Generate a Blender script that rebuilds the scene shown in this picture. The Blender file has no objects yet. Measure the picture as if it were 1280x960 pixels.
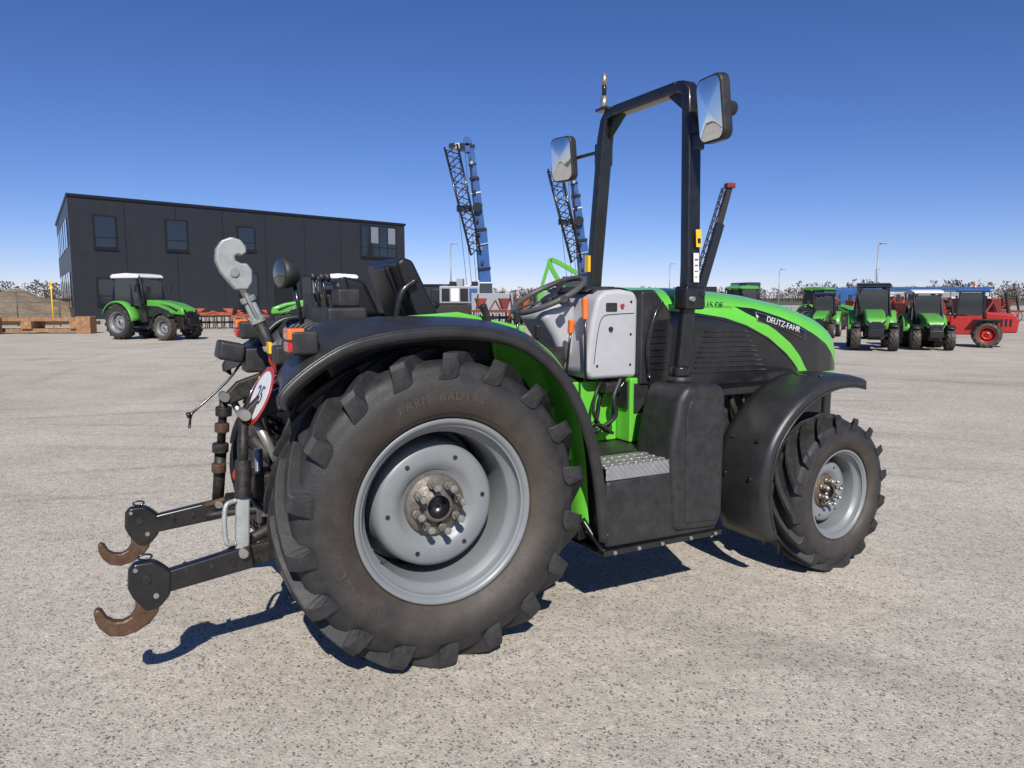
import bpy, math, random
from mathutils import Vector, Matrix
random.seed(7)
D=bpy.data; SC=bpy.context.scene
PAR=None
# ------------------------------------------------------------------ helpers
def link(o):
    SC.collection.objects.link(o)
    if PAR is not None: o.parent=PAR
    return o
def mk(name,v,f,mat,smooth=False,bevel=0,seg=2,mi=None,mats=None,auto=None):
    me=D.meshes.new(name); me.from_pydata([tuple(a) for a in v],[],f); me.update()
    if mats:
        for m in mats: me.materials.append(m)
        if mi:
            for p,i in zip(me.polygons,mi): p.material_index=i
    elif mat: me.materials.append(mat)
    if smooth:
        for p in me.polygons: p.use_smooth=True
    o=D.objects.new(name,me); link(o)
    if bevel>0:
        b=o.modifiers.new('bev','BEVEL'); b.width=bevel; b.segments=seg; b.limit_method='ANGLE'; b.angle_limit=math.radians(35)
        for p in me.polygons: p.use_smooth=True
        w=o.modifiers.new('wn','WEIGHTED_NORMAL'); w.keep_sharp=False
    return o
def empty(name,loc=(0,0,0),rot=0):
    global PAR
    PAR=None
    e=D.objects.new(name,None); e.empty_display_size=.3; e.location=loc; e.rotation_euler=(0,0,rot)
    SC.collection.objects.link(e); PAR=e
    return e
BF=[(0,3,2,1),(4,5,6,7),(0,1,5,4),(1,2,6,5),(2,3,7,6),(3,0,4,7)]
def box(name,x,y,z,mat,bevel=.01,rot=None):
    cx,cy,cz=(x[0]+x[1])/2,(y[0]+y[1])/2,(z[0]+z[1])/2
    v=[(a,b,c) for c in z for (a,b) in ((x[0],y[0]),(x[1],y[0]),(x[1],y[1]),(x[0],y[1]))]
    v=[(a-cx,b-cy,c-cz) for a,b,c in v]
    o=mk(name,v,BF,mat,bevel=bevel); o.location=(cx,cy,cz)
    if rot: o.rotation_euler=[math.radians(a) for a in rot]
    return o
def frame(d,up=Vector((0,0,1))):
    d=d.normalized()
    if abs(d.dot(up))>.97: up=Vector((0,1,0))
    s=d.cross(up).normalized(); u=s.cross(d).normalized()
    return s,u
def beam(name,p0,p1,w,h,mat,bevel=.005,w2=None,h2=None):
    p0,p1=Vector(p0),Vector(p1); s,u=frame(p1-p0); w2=w2 or w; h2=h2 or h
    v=[]
    for p,a,b in((p0,w,h),(p1,w2,h2)):
        for i,j in((-1,-1),(1,-1),(1,1),(-1,1)): v.append(p+s*a*i/2+u*b*j/2)
    return mk(name,v,BF,mat,bevel=bevel)
def cyl(name,p0,p1,r,mat,r2=None,n=20,bevel=0):
    p0,p1=Vector(p0),Vector(p1); r2=r if r2 is None else r2; s,u=frame(p1-p0); v=[];f=[]
    for p,a in((p0,r),(p1,r2)):
        for k in range(n):
            t=2*math.pi*k/n; v.append(p+(s*math.cos(t)+u*math.sin(t))*a)
    for k in range(n): f.append((k,(k+1)%n,n+(k+1)%n,n+k))
    f.append(tuple(range(n))[::-1]); f.append(tuple(range(n,2*n)))
    o=mk(name,v,f,mat,bevel=bevel)
    for p in o.data.polygons: p.use_smooth=len(p.vertices)==4
    return o
def cr(pts,n=6):
    P=[Vector(p) for p in pts]; P=[P[0]*2-P[1]]+P+[P[-1]*2-P[-2]]; out=[]
    for i in range(1,len(P)-2):
        for k in range(n):
            t=k/n; a,b,c,d=P[i-1:i+3]
            out.append(.5*((2*b)+(c-a)*t+(2*a-5*b+4*c-d)*t*t+(3*b-a-3*c+d)*t**3))
    out.append(P[-2]); return out
def tube(name,pts,r,mat,sm=6,n=10,closed=False):
    P=cr(pts,sm) if sm else [Vector(p) for p in pts]
    m=len(P); v=[];f=[]; up=Vector((0,0,1)); prev=None
    for i in range(m):
        if closed: d=P[(i+1)%m]-P[i-1]
        else: d=P[min(i+1,m-1)]-P[max(i-1,0)]
        d.normalize()
        if prev is None: s,u=frame(d)
        else:
            u=(prev-d*prev.dot(d)).normalized(); s=d.cross(u)
        prev=u
        for k in range(n):
            t=2*math.pi*k/n; v.append(P[i]+(s*math.cos(t)+u*math.sin(t))*r)
    for i in range(m if closed else m-1):
        for k in range(n):
            j=(i+1)%m; f.append((i*n+k,i*n+(k+1)%n,j*n+(k+1)%n,j*n+k))
    if not closed: f.append(tuple(range(n))); f.append(tuple(range((m-1)*n,m*n))[::-1])
    return mk(name,v,f,mat,smooth=True)
import bmesh
def fixn(o):
    bm=bmesh.new(); bm.from_mesh(o.data); bmesh.ops.recalc_face_normals(bm,faces=bm.faces); bm.to_mesh(o.data); bm.free(); return o
def extr(name,poly,a,b,mat,bevel=.01,axis='y',seg=2):
    n=len(poly); v=[]
    for t in(a,b):
        for p,q in poly:
            v.append((p,t,q) if axis=='y' else ((t,p,q) if axis=='x' else (p,q,t)))
    f=[(i,(i+1)%n,n+(i+1)%n,n+i) for i in range(n)]
    f+=[tuple(range(n))[::-1],tuple(range(n,2*n))]
    return fixn(mk(name,v,f,mat,bevel=bevel,seg=seg))
def lathe(name,prof,c,mat,n=64,sgn=-1,mats=None,idx=None):
    v=[];f=[];mi=[]; c=Vector(c)
    m=len(prof)
    for k in range(n):
        t=2*math.pi*k/n
        for a,r in prof: v.append(c+Vector((r*math.cos(t),sgn*a,r*math.sin(t))))
    for k in range(n):
        j=(k+1)%n
        for i in range(m-1):
            f.append((k*m+i,k*m+i+1,j*m+i+1,j*m+i)); mi.append(idx[i] if idx else 0)
    return mk(name,v,f,mat,smooth=True,mats=mats,mi=mi if mats else None)
def grid(name,rows,mat,smooth=True,mats=None,mi=None,solid=0):
    m=len(rows[0]); v=[p for r in rows for p in r]; f=[];ii=[]
    for i in range(len(rows)-1):
        for j in range(m-1):
            f.append((i*m+j,i*m+j+1,(i+1)*m+j+1,(i+1)*m+j))
            if mi: ii.append(mi(i,j))
    o=mk(name,v,f,mat,smooth=smooth,mats=mats,mi=ii if mi else None)
    if solid:
        s=o.modifiers.new('s','SOLIDIFY'); s.thickness=solid; s.offset=0
    return o
def lerp(pts,x):
    if x<=pts[0][0]: return pts[0][1]
    for (a,b),(c,d) in zip(pts,pts[1:]):
        if x<=c: return b+(d-b)*(x-a)/(c-a)
    return pts[-1][1]
# ------------------------------------------------------------------ materials
def mat(name,col,rough=.5,metal=0,var=.15,scale=8,bump=0,bscale=80,dust=0,dustcol=(.30,.27,.22),coat=0,spec=.5):
    m=D.materials.new(name); m.use_nodes=True; nt=m.node_tree; N=nt.nodes; L=nt.links
    b=N['Principled BSDF']; b.inputs['Roughness'].default_value=rough; b.inputs['Metallic'].default_value=metal
    b.inputs['Coat Weight'].default_value=coat; b.inputs['Coat Roughness'].default_value=.08
    b.inputs['Specular IOR Level'].default_value=spec
    tc=N.new('ShaderNodeTexCoord'); no=N.new('ShaderNodeTexNoise'); no.inputs['Scale'].default_value=scale; no.inputs['Detail'].default_value=3; no.inputs['Roughness'].default_value=.65
    L.new(tc.outputs['Object'],no.inputs['Vector'])
    mp=N.new('ShaderNodeMapRange'); mp.inputs[1].default_value=.3; mp.inputs[2].default_value=.7; mp.inputs[3].default_value=1-var; mp.inputs[4].default_value=1+var
    L.new(no.outputs['Fac'],mp.inputs[0])
    mx=N.new('ShaderNodeMix'); mx.data_type='RGBA'; mx.blend_type='MULTIPLY'; mx.inputs[0].default_value=1
    mx.inputs[6].default_value=(*col,1); L.new(mp.outputs[0],mx.inputs[7]); out=mx.outputs[2]
    if dust:
        n2=N.new('ShaderNodeTexNoise'); n2.inputs['Scale'].default_value=scale*2.7; n2.inputs['Detail'].default_value=5; n2.inputs['Roughness'].default_value=.7
        L.new(tc.outputs['Object'],n2.inputs['Vector'])
        r=N.new('ShaderNodeMapRange'); r.inputs[1].default_value=.42; r.inputs[2].default_value=.72; r.inputs[3].default_value=0; r.inputs[4].default_value=dust
        L.new(n2.outputs['Fac'],r.inputs[0])
        d=N.new('ShaderNodeMix'); d.data_type='RGBA'; L.new(r.outputs[0],d.inputs[0]); L.new(out,d.inputs[6]); d.inputs[7].default_value=(*dustcol,1); out=d.outputs[2]
        rr=N.new('ShaderNodeMapRange'); rr.inputs[3].default_value=rough; rr.inputs[4].default_value=min(1,rough+.4); L.new(r.outputs[0],rr.inputs[0]); L.new(rr.outputs[0],b.inputs['Roughness'])
    L.new(out,b.inputs['Base Color'])
    if bump:
        n3=N.new('ShaderNodeTexNoise'); n3.inputs['Scale'].default_value=bscale; n3.inputs['Detail'].default_value=2
        L.new(tc.outputs['Object'],n3.inputs['Vector'])
        bp=N.new('ShaderNodeBump'); bp.inputs['Strength'].default_value=bump; bp.inputs['Distance'].default_value=.004
        L.new(n3.outputs['Fac'],bp.inputs['Height']); L.new(bp.outputs[0],b.inputs['Normal'])
    return m
GREEN=mat('green_paint',(.130,.55,.045),.3,0,.05,5,coat=.4,dust=.08)
GRN2=mat('green_paint_parked',(.085,.36,.04),.4,0,.1,3,coat=.2,dust=.15)
BLKP=mat('black_plastic',(.020,.020,.021),.45,0,.2,6,bump=.2,bscale=420,dust=.14,dustcol=(.16,.15,.13))
FEND=mat('fender_plastic',(.024,.024,.025),.33,0,.15,4,bump=.15,bscale=500,dust=.12,dustcol=(.12,.115,.105))
BLKM=mat('black_painted_metal',(.011,.011,.012),.28,0,.2,6,dust=.08,coat=.3,dustcol=(.12,.11,.1))
IRON=mat('cast_iron_dark',(.018,.017,.016),.5,.2,.4,14,bump=.4,bscale=120,dust=.45,dustcol=(.09,.07,.052))
RUST=mat('rusty_steel',(.10,.055,.032),.6,.4,.4,30,bump=.4,bscale=150,dust=.5,dustcol=(.14,.09,.06))
CLAW=mat('worn_claw_steel',(.16,.095,.06),.42,.6,.4,22,bump=.3,bscale=110,dust=.6,dustcol=(.07,.045,.03))
STEEL=mat('zinc_steel',(.42,.42,.38),.36,.75,.2,20,dust=.4,dustcol=(.22,.17,.11))
SILV=mat('hook_silver_paint',(.36,.38,.36),.4,.3,.15,20,dust=.3,dustcol=(.2,.19,.17))
RIM=mat('rim_grey_paint',(.215,.23,.238),.40,.1,.08,5,dust=.22,dustcol=(.24,.22,.19))
GREY=mat('grey_console_plastic',(.44,.44,.455),.5,0,.05,10,bump=.2,bscale=500,dust=.12)
ALU=mat('aluminium_tread_plate',(.55,.55,.54),.35,.8,.1,20,bump=.0)
ORNG=mat('orange_plastic',(.80,.17,.03),.4,0,.1,dust=.2)
RED=mat('red_paint',(.42,.02,.015),.35,0,.1,dust=.1)
REDL=mat('red_lens',(.5,.01,.01),.15,0,.05,coat=1)
AMB=mat('amber_lens',(.75,.16,.02),.15,0,.05,coat=1)
YEL=mat('yellow_label',(.80,.50,.03),.4,0,.05)
WHT=mat('white_plastic',(.72,.72,.71),.4,0,.05,dust=.15)
SEAT=mat('seat_vinyl',(.012,.012,.013),.38,0,.2,8,bump=.3,bscale=300)
GLASS=mat('mirror_glass',(.80,.82,.84),.03,1,.01)
BLUE=mat('crane_blue_paint',(.018,.085,.27),.4,0,.15,1,dust=.2,dustcol=(.1,.12,.15))
ORED=mat('implement_orange_red',(.36,.075,.022),.5,0,.3,3,dust=.3,dustcol=(.15,.08,.05))
DRED=mat('implement_dark_red',(.20,.022,.015),.5,0,.3,3,dust=.3,dustcol=(.1,.06,.04))
WOOD=mat('weathered_timber',(.30,.16,.075),.8,0,.35,6,bump=.4)
CAB=mat('cab_glass_dark',(.02,.025,.03),.05,0,.1,coat=1)
GALV=mat('galvanised_pole',(.34,.36,.37),.5,.5,.1)
CONC=mat('concrete_block',(.36,.34,.31),.9,0,.2,4,bump=.5)
HUBM=mat('hub_grey_metal',(.17,.16,.145),.5,.5,.3,30,bump=.3,dust=.7,dustcol=(.16,.10,.06))
HUBR=mat('hub_rusty_front',(.13,.085,.06),.6,.4,.3,30,bump=.3,dust=.6,dustcol=(.20,.15,.10))
def chequer(m):
    nt=m.node_tree;N=nt.nodes;L=nt.links;b=N['Principled BSDF']
    tc=N.new('ShaderNodeTexCoord'); w=N.new('ShaderNodeTexWave'); w.inputs['Scale'].default_value=22; w.bands_direction='DIAGONAL'
    L.new(tc.outputs['Object'],w.inputs[0])
    bp=N.new('ShaderNodeBump'); bp.inputs['Strength'].default_value=.8; bp.inputs['Distance'].default_value=.004
    L.new(w.outputs['Fac'],bp.inputs['Height']); L.new(bp.outputs[0],b.inputs['Normal'])
chequer(ALU)
def rubber(name,rf,R):
    """tyre rubber: soil dust collects in a ring beside the rim flange"""
    m=mat(name,(.019,.019,.020),.55,0,.25,5,bump=.35,bscale=160,dust=.5,dustcol=(.052,.048,.043))
    nt=m.node_tree;N=nt.nodes;L=nt.links;b=N['Principled BSDF']; src=b.inputs['Base Color'].links[0].from_socket
    tc=N.new('ShaderNodeTexCoord'); mp=N.new('ShaderNodeMapping'); mp.inputs['Scale'].default_value=(1,0,1); L.new(tc.outputs['Object'],mp.inputs[0])
    ln=N.new('ShaderNodeVectorMath'); ln.operation='LENGTH'; L.new(mp.outputs[0],ln.inputs[0])
    r=N.new('ShaderNodeMapRange'); r.inputs[1].default_value=rf; r.inputs[2].default_value=rf+(R-rf)*.6; r.inputs[3].default_value=.9; r.inputs[4].default_value=0; L.new(ln.outputs['Value'],r.inputs[0])
    n=N.new('ShaderNodeTexNoise'); n.inputs['Scale'].default_value=9; n.inputs['Detail'].default_value=4; L.new(tc.outputs['Object'],n.inputs['Vector'])
    mu=N.new('ShaderNodeMath'); mu.operation='MULTIPLY'; L.new(r.outputs[0],mu.inputs[0]); L.new(n.outputs['Fac'],mu.inputs[1])
    x=N.new('ShaderNodeMix'); x.data_type='RGBA'; L.new(mu.outputs[0],x.inputs[0]); L.new(src,x.inputs[6]); x.inputs[7].default_value=(.13,.10,.072,1)
    L.new(x.outputs[2],b.inputs['Base Color']); return m
RUB=rubber('tyre_rubber_rear',.385,.672); RUBF=rubber('tyre_rubber_front',.252,.445)
def glyph(name,s,size,M,m,ext=.001):
    cu=D.curves.new(name,'FONT'); cu.body=s; cu.size=size; cu.extrude=ext; cu.align_x='CENTER'; cu.align_y='CENTER'; cu.resolution_u=2
    cu.materials.append(m); o=D.objects.new(name,cu); link(o); o.matrix_local=M; return o
# ------------------------------------------------------------------ wheel
def wheel(tag,c,R,W,rf,sgn,disc_a,nl,steer=0,lugh=.04,hubr=.11,detail=True,rimmat=None,rub=None,hubm=None,letters=None):
    global PAR
    rimmat=rimmat or RIM; rub=rub or RUB
    base=PAR
    e=D.objects.new(tag,None); e.location=c; e.rotation_euler=(0,0,steer); e.empty_display_size=.1; SC.collection.objects.link(e); e.parent=base; PAR=e
    h=W/2; Rb=R-lugh; H=Rb-rf
    prof=[(.80*h,rf-.012),(.88*h,rf+.012),(.93*h,rf+.05*H),(.94*h,rf+.12*H),(.985*h,rf+.13*H),(1.0*h,rf+.28*H),(1.022*h,rf+.30*H),(1.03*h,rf+.5*H),(1.015*h,rf+.66*H),(1.0*h,rf+.68*H),(.965*h,rf+.78*H),(.92*h,rf+.88*H),(.80*h,rf+.95*H),(.45*h,rf+.99*H),(0,rf+H)]
    full=prof+[(-a,r) for a,r in prof[:-1][::-1]]
    lathe('tyre_carcass',full,(0,0,0),rub,96 if detail else 32,sgn)
    v=[];f=[]; K=R/.67
    for side in(1,-1):
        for k in range(nl):
            t0=2*math.pi*(k+(.5 if side<0 else 0))/nl
            secs=[]
            for s in(0,.15,.35,.55,.75,.9,1.0):
                a=(-.04+s*1.04)*h*.98; t=t0+ .50*(s**.8)*(18/nl)
                rt=R-.018*R*s*s; rb=Rb-.03 if s<.9 else Rb-.05
                secs.append((a,t,rt,rb,.027*K*(1+.25*s),.042*K))
            secs.append((1.045*h,t+.012,R-.05*R,Rb-.09*R,.030*K,.044*K))
            secs.append((1.055*h,t+.03,R-.10*R,Rb-.105*R,.026*K,.040*K))
            secs.append((1.045*h,t+.045,R-.145*R,Rb-.12*R,.018*K,.028*K))
            i0=len(v)
            for a,t,rt,rb,w1,w2 in secs:
                for r_,w_,sg in((rb,w2,-1),(rb,w2,1),(rt,w1,1),(rt,w1,-1)):
                    tt=t+sg*w_/r_
                    aa=a-(0 if r_==rt else .03*h)
                    v.append((r_*math.cos(tt),sgn*side*aa,r_*math.sin(tt)))
            m=len(secs)
            for i in range(m-1):
                for q in range(4):
                    f.append((i0+i*4+q,i0+i*4+(q+1)%4,i0+(i+1)*4+(q+1)%4,i0+(i+1)*4+q))
            f.append((i0,i0+1,i0+2,i0+3)); j=i0+(m-1)*4; f.append((j+3,j+2,j+1,j))
    o=fixn(mk('tread_lugs',v,f,rub))
    if detail:
        b=o.modifiers.new('b','BEVEL'); b.width=.007*K; b.segments=2; b.limit_method='ANGLE'; b.angle_limit=.6
    if letters:
        for txt,t0 in letters:
            for i,ch in enumerate(txt):
                if ch==' ': continue
                t=t0-i*.075; rr=rf+.40*H
                up=Vector((math.cos(t),0,math.sin(t))); nv=Vector((0,sgn,0)); xr=up.cross(nv)
                M=Matrix((( xr.x,up.x,nv.x,rr*up.x),(xr.y,up.y,nv.y,sgn*(1.030*h-.001)),(xr.z,up.z,nv.z,rr*up.z),(0,0,0,1)))
                glyph('sidewall_letter',ch,.048,M,rub,.0018)
    k=rf/.38
    rp=[(.80*h,rf-.03*k),(.86*h,rf-.004*k),(.885*h,rf+.006*k),(.90*h,rf),(.89*h,rf-.012*k),(.82*h,rf-.022*k),(.74*h,rf-.026*k),(.66*h,rf-.028*k),(.60*h,rf-.034*k),(.54*h,rf-.058*k),(.46*h,rf-.062*k),(.20*h,rf-.064*k),(.0*h,rf-.068*k),(-.5*h,rf-.070*k),(-.9*h,rf-.05*k)]
    lathe('rim_barrel',rp,(0,0,0),rimmat,96 if detail else 32,sgn)
    dr=rf-.068*k; a=disc_a
    dp=[(a-.25*k,dr+.001),(a-.245*k,dr-.022*k),(a-.16*k,dr-.034*k),(a-.04*k,dr-.044*k),(a+.0*k,dr-.052*k),(a+.012*k,dr-.070*k),(a+.016*k,.200*k),(a+.010*k,.165*k),(a-.012*k,.152*k),(a-.014*k,.06*k)]
    lathe('rim_disc',dp,(0,0,0),rimmat,96 if detail else 32,sgn)
    hp=[(a-.03,hubr*1.25),(a-.002*k,hubr*1.22),(a+.008*k,hubr*1.12),(a+.008*k,hubr*.62),(a+.045*k,hubr*.58),(a+.045*k,hubr*.46)]
    lathe('hub',hp,(0,0,0),(hubm or HUBM) if detail else rimmat,48,sgn)
    lathe('hub_bore',[(a+.045*k,hubr*.46),(a-.02*k,hubr*.44),(a-.02*k,0)],(0,0,0),BLKM,32,sgn)
    if detail:
        for i in range(8):
            t=2*math.pi*(i+.3)/8; x,z=hubr*.88*math.cos(t),hubr*.88*math.sin(t)
            cyl('wheel_stud',(x,sgn*(a),z),(x,sgn*(a+.10*k),z),.0085*k**.5,STEEL,n=10)
            cyl('wheel_nut',(x,sgn*(a+.008*k),z),(x,sgn*(a+.034*k),z),.0175*k**.5,STEEL,n=6)
            cyl('wheel_spacer',(x,sgn*(a+.034*k),z),(x,sgn*(a+.072*k),z),.012*k**.5,STEEL,n=12)
            cyl('wheel_nut_cap',(x,sgn*(a+.072*k),z),(x,sgn*(a+.092*k),z),.0165*k**.5,STEEL,n=6)
        for i in range(6):
            t=2*math.pi*(i+.1)/6; r=dr-.098*k
            x,z=r*math.cos(t),r*math.sin(t)
            cyl('disc_bolt_hole',(x,sgn*(a+.008*k),z),(x,sgn*(a+.0185*k),z),.010*k,IRON,n=10)
        t=-2.5; r=rf-.045*k
        cyl('valve_stem',(r*math.cos(t),sgn*.45*h,r*math.sin(t)),((r-.03)*math.cos(t),sgn*.62*h,(r-.03)*math.sin(t)),.006,BLKP,n=8)
    PAR=base
# ================================================================== MAIN TRACTOR
TH=math.radians(28)
empty('orchard_tractor',(-.603,3.608,0),TH); TR=PAR
RZ=.665
for s,nm in((-1,'rear_wheel_right'),(1,'rear_wheel_left')):
    wheel(nm,(0,s*.53,RZ),.672,.42,.385,s,.055,18,letters=[('FARM RADIAL',2.0),('420/70 R28',-.3),('TUBELESS',3.9)] if s<0 else None)
for s,nm in((-1,'front_wheel_right'),(1,'front_wheel_left')):
    wheel(nm,(2.38,s*.60,.44),.445,.28,.252,s,.03,16,steer=math.radians(5),lugh=.028,hubr=.078,rub=RUBF,hubm=HUBR)
box('transmission_housing',(-.36,.9),(-.24,.24),(.42,1.02),IRON,.04)
cyl('rear_axle',(0,-.52,RZ),(0,.52,RZ),.045,IRON,n=32)
for s in(-1,1): cyl('axle_trumpet',(0,s*.22,RZ),(0,s*.30,RZ),.2,IRON,r2=.14,n=32)
box('engine_block',(1.45,2.5),(-.2,.2),(.5,1.05),IRON,.03)
box('chassis_rail',(.6,2.75),(-.24,.24),(.55,.72),IRON,.02)
box('front_support',(2.45,2.86),(-.2,.2),(.6,.95),BLKM,.03)
beam('front_axle',(2.38,-.46,.45),(2.38,.46,.45),.13,.14,IRON,.02)
for s in(-1,1):
    cyl('axle_knuckle',(2.38,s*.42,.33),(2.38,s*.42,.60),.085,IRON,bevel=.01)
    cyl('steer_cylinder',(2.25,s*.08,.5),(2.24,s*.40,.47),.03,IRON)
for i in range(9):
    x=1.58+i*.09
    tube('engine_pipe',[(x,-.22,.62+.03*(i%3)),(x+.03,-.27,.78),(x-.02,-.25,.95),(x+.04,-.22,1.08)],.012+.006*(i%2),IRON)
box('engine_side_cover',(1.52,2.46),(-.30,-.26),(.98,1.12),BLKP,.01)
box('battery_box',(1.55,1.85),(-.40,-.24),(.55,.93),BLKP,.02)
# ---------------------------------------------------------------- hood
ZT=[(1.33,1.600),(1.7,1.598),(2.0,1.58),(2.2,1.56),(2.5,1.51),(2.75,1.44),(2.88,1.38),(2.95,1.31),(2.99,1.22),(3.0,1.12)]
HW=[(1.33,.335),(1.8,.345),(2.4,.335),(2.65,.31),(2.82,.275),(2.9,.24),(2.95,.20),(2.99,.13),(3.0,.05)]
ZB=[(1.33,1.06),(2.5,1.06),(3.0,1.03)]
C1=[(1.33,1.475),(1.6,1.465),(1.85,1.43),(2.02,1.385),(2.2,1.31),(2.35,1.215),(2.45,1.13),(2.50,1.06)]
C2=[(1.95,1.492),(2.02,1.455),(2.12,1.415),(2.25,1.355),(2.38,1.275),(2.48,1.19),(2.55,1.10),(2.6,1.085),(3.0,1.08)]
C3=[(1.95,1.492),(2.1,1.480),(2.3,1.43),(2.47,1.375),(2.6,1.325),(2.75,1.255),(2.84,1.18),(2.9,1.12),(3.0,1.085)]
def hy(x,z):
    zt=lerp(ZT,x); w=lerp(HW,x); zs=zt-.22
    if z<=zs: return w
    t=(z-zs)/(zt-zs); return w*(1-t**3.2)**.55 if t<1 else 0
def zrow(x):
    zb,zt=lerp(ZB,x),lerp(ZT,x); c1=max(zb,min(lerp(C1,x),zt-.05)); 
    if x<1.95: c2=c3=max(c1,1.492)
    else: c2=max(lerp(C2,x),c1); c3=max(lerp(C3,x),c2)
    c2=min(c2,zt-.02); c3=min(c3,zt-.015)
    r=[]
    for a,b,n in((zb,c1,8),(c1,c2,3),(c2,c3,5)):
        for i in range(n): r.append(a+(b-a)*i/n)
    for i in range(15):
        r.append(c3+(zt-c3)*math.sin(math.pi/2*i/14))
    return r
xs=[1.33+ (2.86-1.33)*i/90 for i in range(91)]+[2.86+.14*math.sin(math.pi/2*i/14) for i in range(1,15)]
for s,nm in((-1,'hood_side_right'),(1,'hood_side_left')):
    rows=[[(x,s*hy(x,z),z) for z in zrow(x)] for x in xs]
    def mi(i,j): return 1 if j<8 else (0 if j<11 else (1 if j<16 else 0))
    o=grid(nm,rows,None,mats=[GREEN,BLKM],mi=mi)
def hp(x,z,o=.004): return (x,-(hy(x,z)+o),z)
for k in range(9):
    z=1.13+k*.028
    tube('hood_vent_slat',[hp(1.62+.01*k,z,.002),hp(1.9,z+.0,.002),hp(2.18-.02*k,z-.004,.002)],.004,BLKP,sm=3,n=6)
pts=[hp(x,lerp(C1,x)-.012,.001) for x in[1.36,1.5,1.7,1.9,2.02,2.2,2.35,2.44]]
tube('hood_seam',pts,.004,BLKP,n=6)
tube('hood_rear_seam',[hp(1.53,z,.0) for z in(1.07,1.2,1.35,1.5,1.56)],.004,BLKP,n=6)
rows=[[hp(x,z0,.005) for z0 in (lerp(C3,x)-.020-.05,lerp(C3,x)-.018)] for x in[2.10+.42*i/20 for i in range(21)]]
grid('badge_plate',rows,STEEL,solid=.004)
rows=[[hp(x,z0,.009) for z0 in (lerp(C3,x)-.066,lerp(C3,x)-.022)] for x in[2.105+.41*i/20 for i in range(21)]]
grid('badge_face',rows,BLKM,solid=.002)
def text(name,s,size,loc,rot,m,ext=.001):
    cu=D.curves.new(name,'FONT'); cu.body=s; cu.size=size; cu.extrude=ext; cu.align_x='CENTER'; cu.align_y='CENTER'
    cu.materials.append(m); o=D.objects.new(name,cu); link(o); o.location=loc; o.rotation_euler=[math.radians(a) for a in rot]; return o
text('badge_lettering','DEUTZ-FAHR',.048,(2.31,-(hy(2.31,1.40)+.014),lerp(C3,2.31)-.043),(90,14,0),WHT)
text('model_lettering','5115 DF',.05,(1.77,-(hy(1.77,1.5)+.006),1.50),(84,2,0),BLKM)
box('front_grille',(2.93,2.995),(-.16,.16),(.72,1.06),BLKP,.02)
extr('cowl_black',[(1.27,1.575),(1.36,1.585),(1.50,1.44),(1.50,1.08),(1.27,1.08)],-.335,.335,BLKP,.015)
for k in range(7): box('cowl_vent',(1.32,1.45),(-.342,-.334),(1.16+k*.035,1.175+k*.035),BLKM,.002)
tube('cowl_hose',[(1.32,-.35,1.12),(1.30,-.36,1.3),(1.34,-.36,1.45),(1.40,-.34,1.52)],.012,BLKM)
# dash
dc=[(1.02,1.545),(1.07,1.578),(1.17,1.585),(1.26,1.572),(1.28,1.53),(1.278,1.12),(.985,1.12),(.955,1.16),(.965,1.28),(.985,1.42)]
extr('dash_console',dc,-.30,.30,GREY,.045,seg=5)
extr('dash_panel_recess',[(1.04,1.555),(1.22,1.572),(1.22,1.59),(1.05,1.588)],-.22,.22,BLKP,.005)
extr('column_shroud',[(.78,1.45),(.85,1.50),(1.0,1.53),(1.0,1.24),(.93,1.20),(.86,1.34)],-.14,.14,GREY,.04,seg=5)
box('dash_switch_panel',(1.07,1.14),(-.306,-.296),(1.47,1.515),BLKP,.005)
cyl('dash_socket',(1.10,-.298,1.38),(1.10,-.31,1.38),.012,BLKP)
cyl('dash_key_switch',(1.17,-.298,1.50),(1.17,-.313,1.50),.010,REDL)
tube('dash_seam',[(1.0,-.3005,1.2),(1.02,-.3005,1.35),(1.05,-.3005,1.44),(1.12,-.3005,1.455),(1.25,-.3005,1.46)],.0022,IRON,n=6)
for x,z in((1.02,1.19),(1.23,1.19),(1.23,1.52),(1.23,1.35)): cyl('dash_screw',(x,-.298,z),(x,-.303,z),.007,BLKM,n=8)
extr('instrument_binnacle',[(1.0,1.57),(1.05,1.60),(1.20,1.60),(1.24,1.575)],-.2,.2,BLKP,.012)
sw=Vector((.905,0,1.555)); A=math.radians(27); ax1=Vector((math.cos(A),0,math.sin(A))); ax2=Vector((0,1,0)); nn=Vector((-math.sin(A),0,math.cos(A)))
tube('steering_wheel_rim',[sw+ax1*.205*math.cos(t)+ax2*.205*math.sin(t) for t in[2*math.pi*i/48 for i in range(48)]],.0155,mat('steering_rim_grey',(.09,.085,.08),.5),sm=0,closed=True)
cyl('steering_wheel_hub',sw-nn*.035,sw-nn*.005,.05,BLKP,bevel=.008)
for t in(0,2.1,4.2):
    d=ax1*math.cos(t+.5)+ax2*math.sin(t+.5); beam('steering_spoke',sw+d*.03-nn*.02,sw+d*.2,.035,.012,BLKP)
cyl('steering_column',sw-nn*.03,sw-nn*.22+Vector((.02,0,0)),.03,BLKP)
cyl('shuttle_lever_stalk',(.98,-.12,1.50),(.85,-.26,1.53),.007,BLKM)
cyl('shuttle_lever_knob',(.865,-.245,1.525),(.83,-.28,1.535),.02,BLKP)
def lever(nm,p0,p1,kn,m): 
    cyl(nm+'_rod',p0,p1,.007,BLKM,n=8); p0,p1=Vector(p0),Vector(p1); d=(p1-p0).normalized()
    cyl(nm+'_grip',p1-d*kn,p1+d*.01,.015,m,r2=.019,n=14,bevel=.006)
lever('orange_lever',(.93,-.33,1.12),(.935,-.31,1.53),.10,ORNG)
lever('orange_lower_lever',(.86,-.25,1.10),(.875,-.28,1.42),.06,ORNG)
lever('gear_lever',(.7,-.2,1.1),(.68,-.28,1.40),.06,BLKP)
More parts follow.
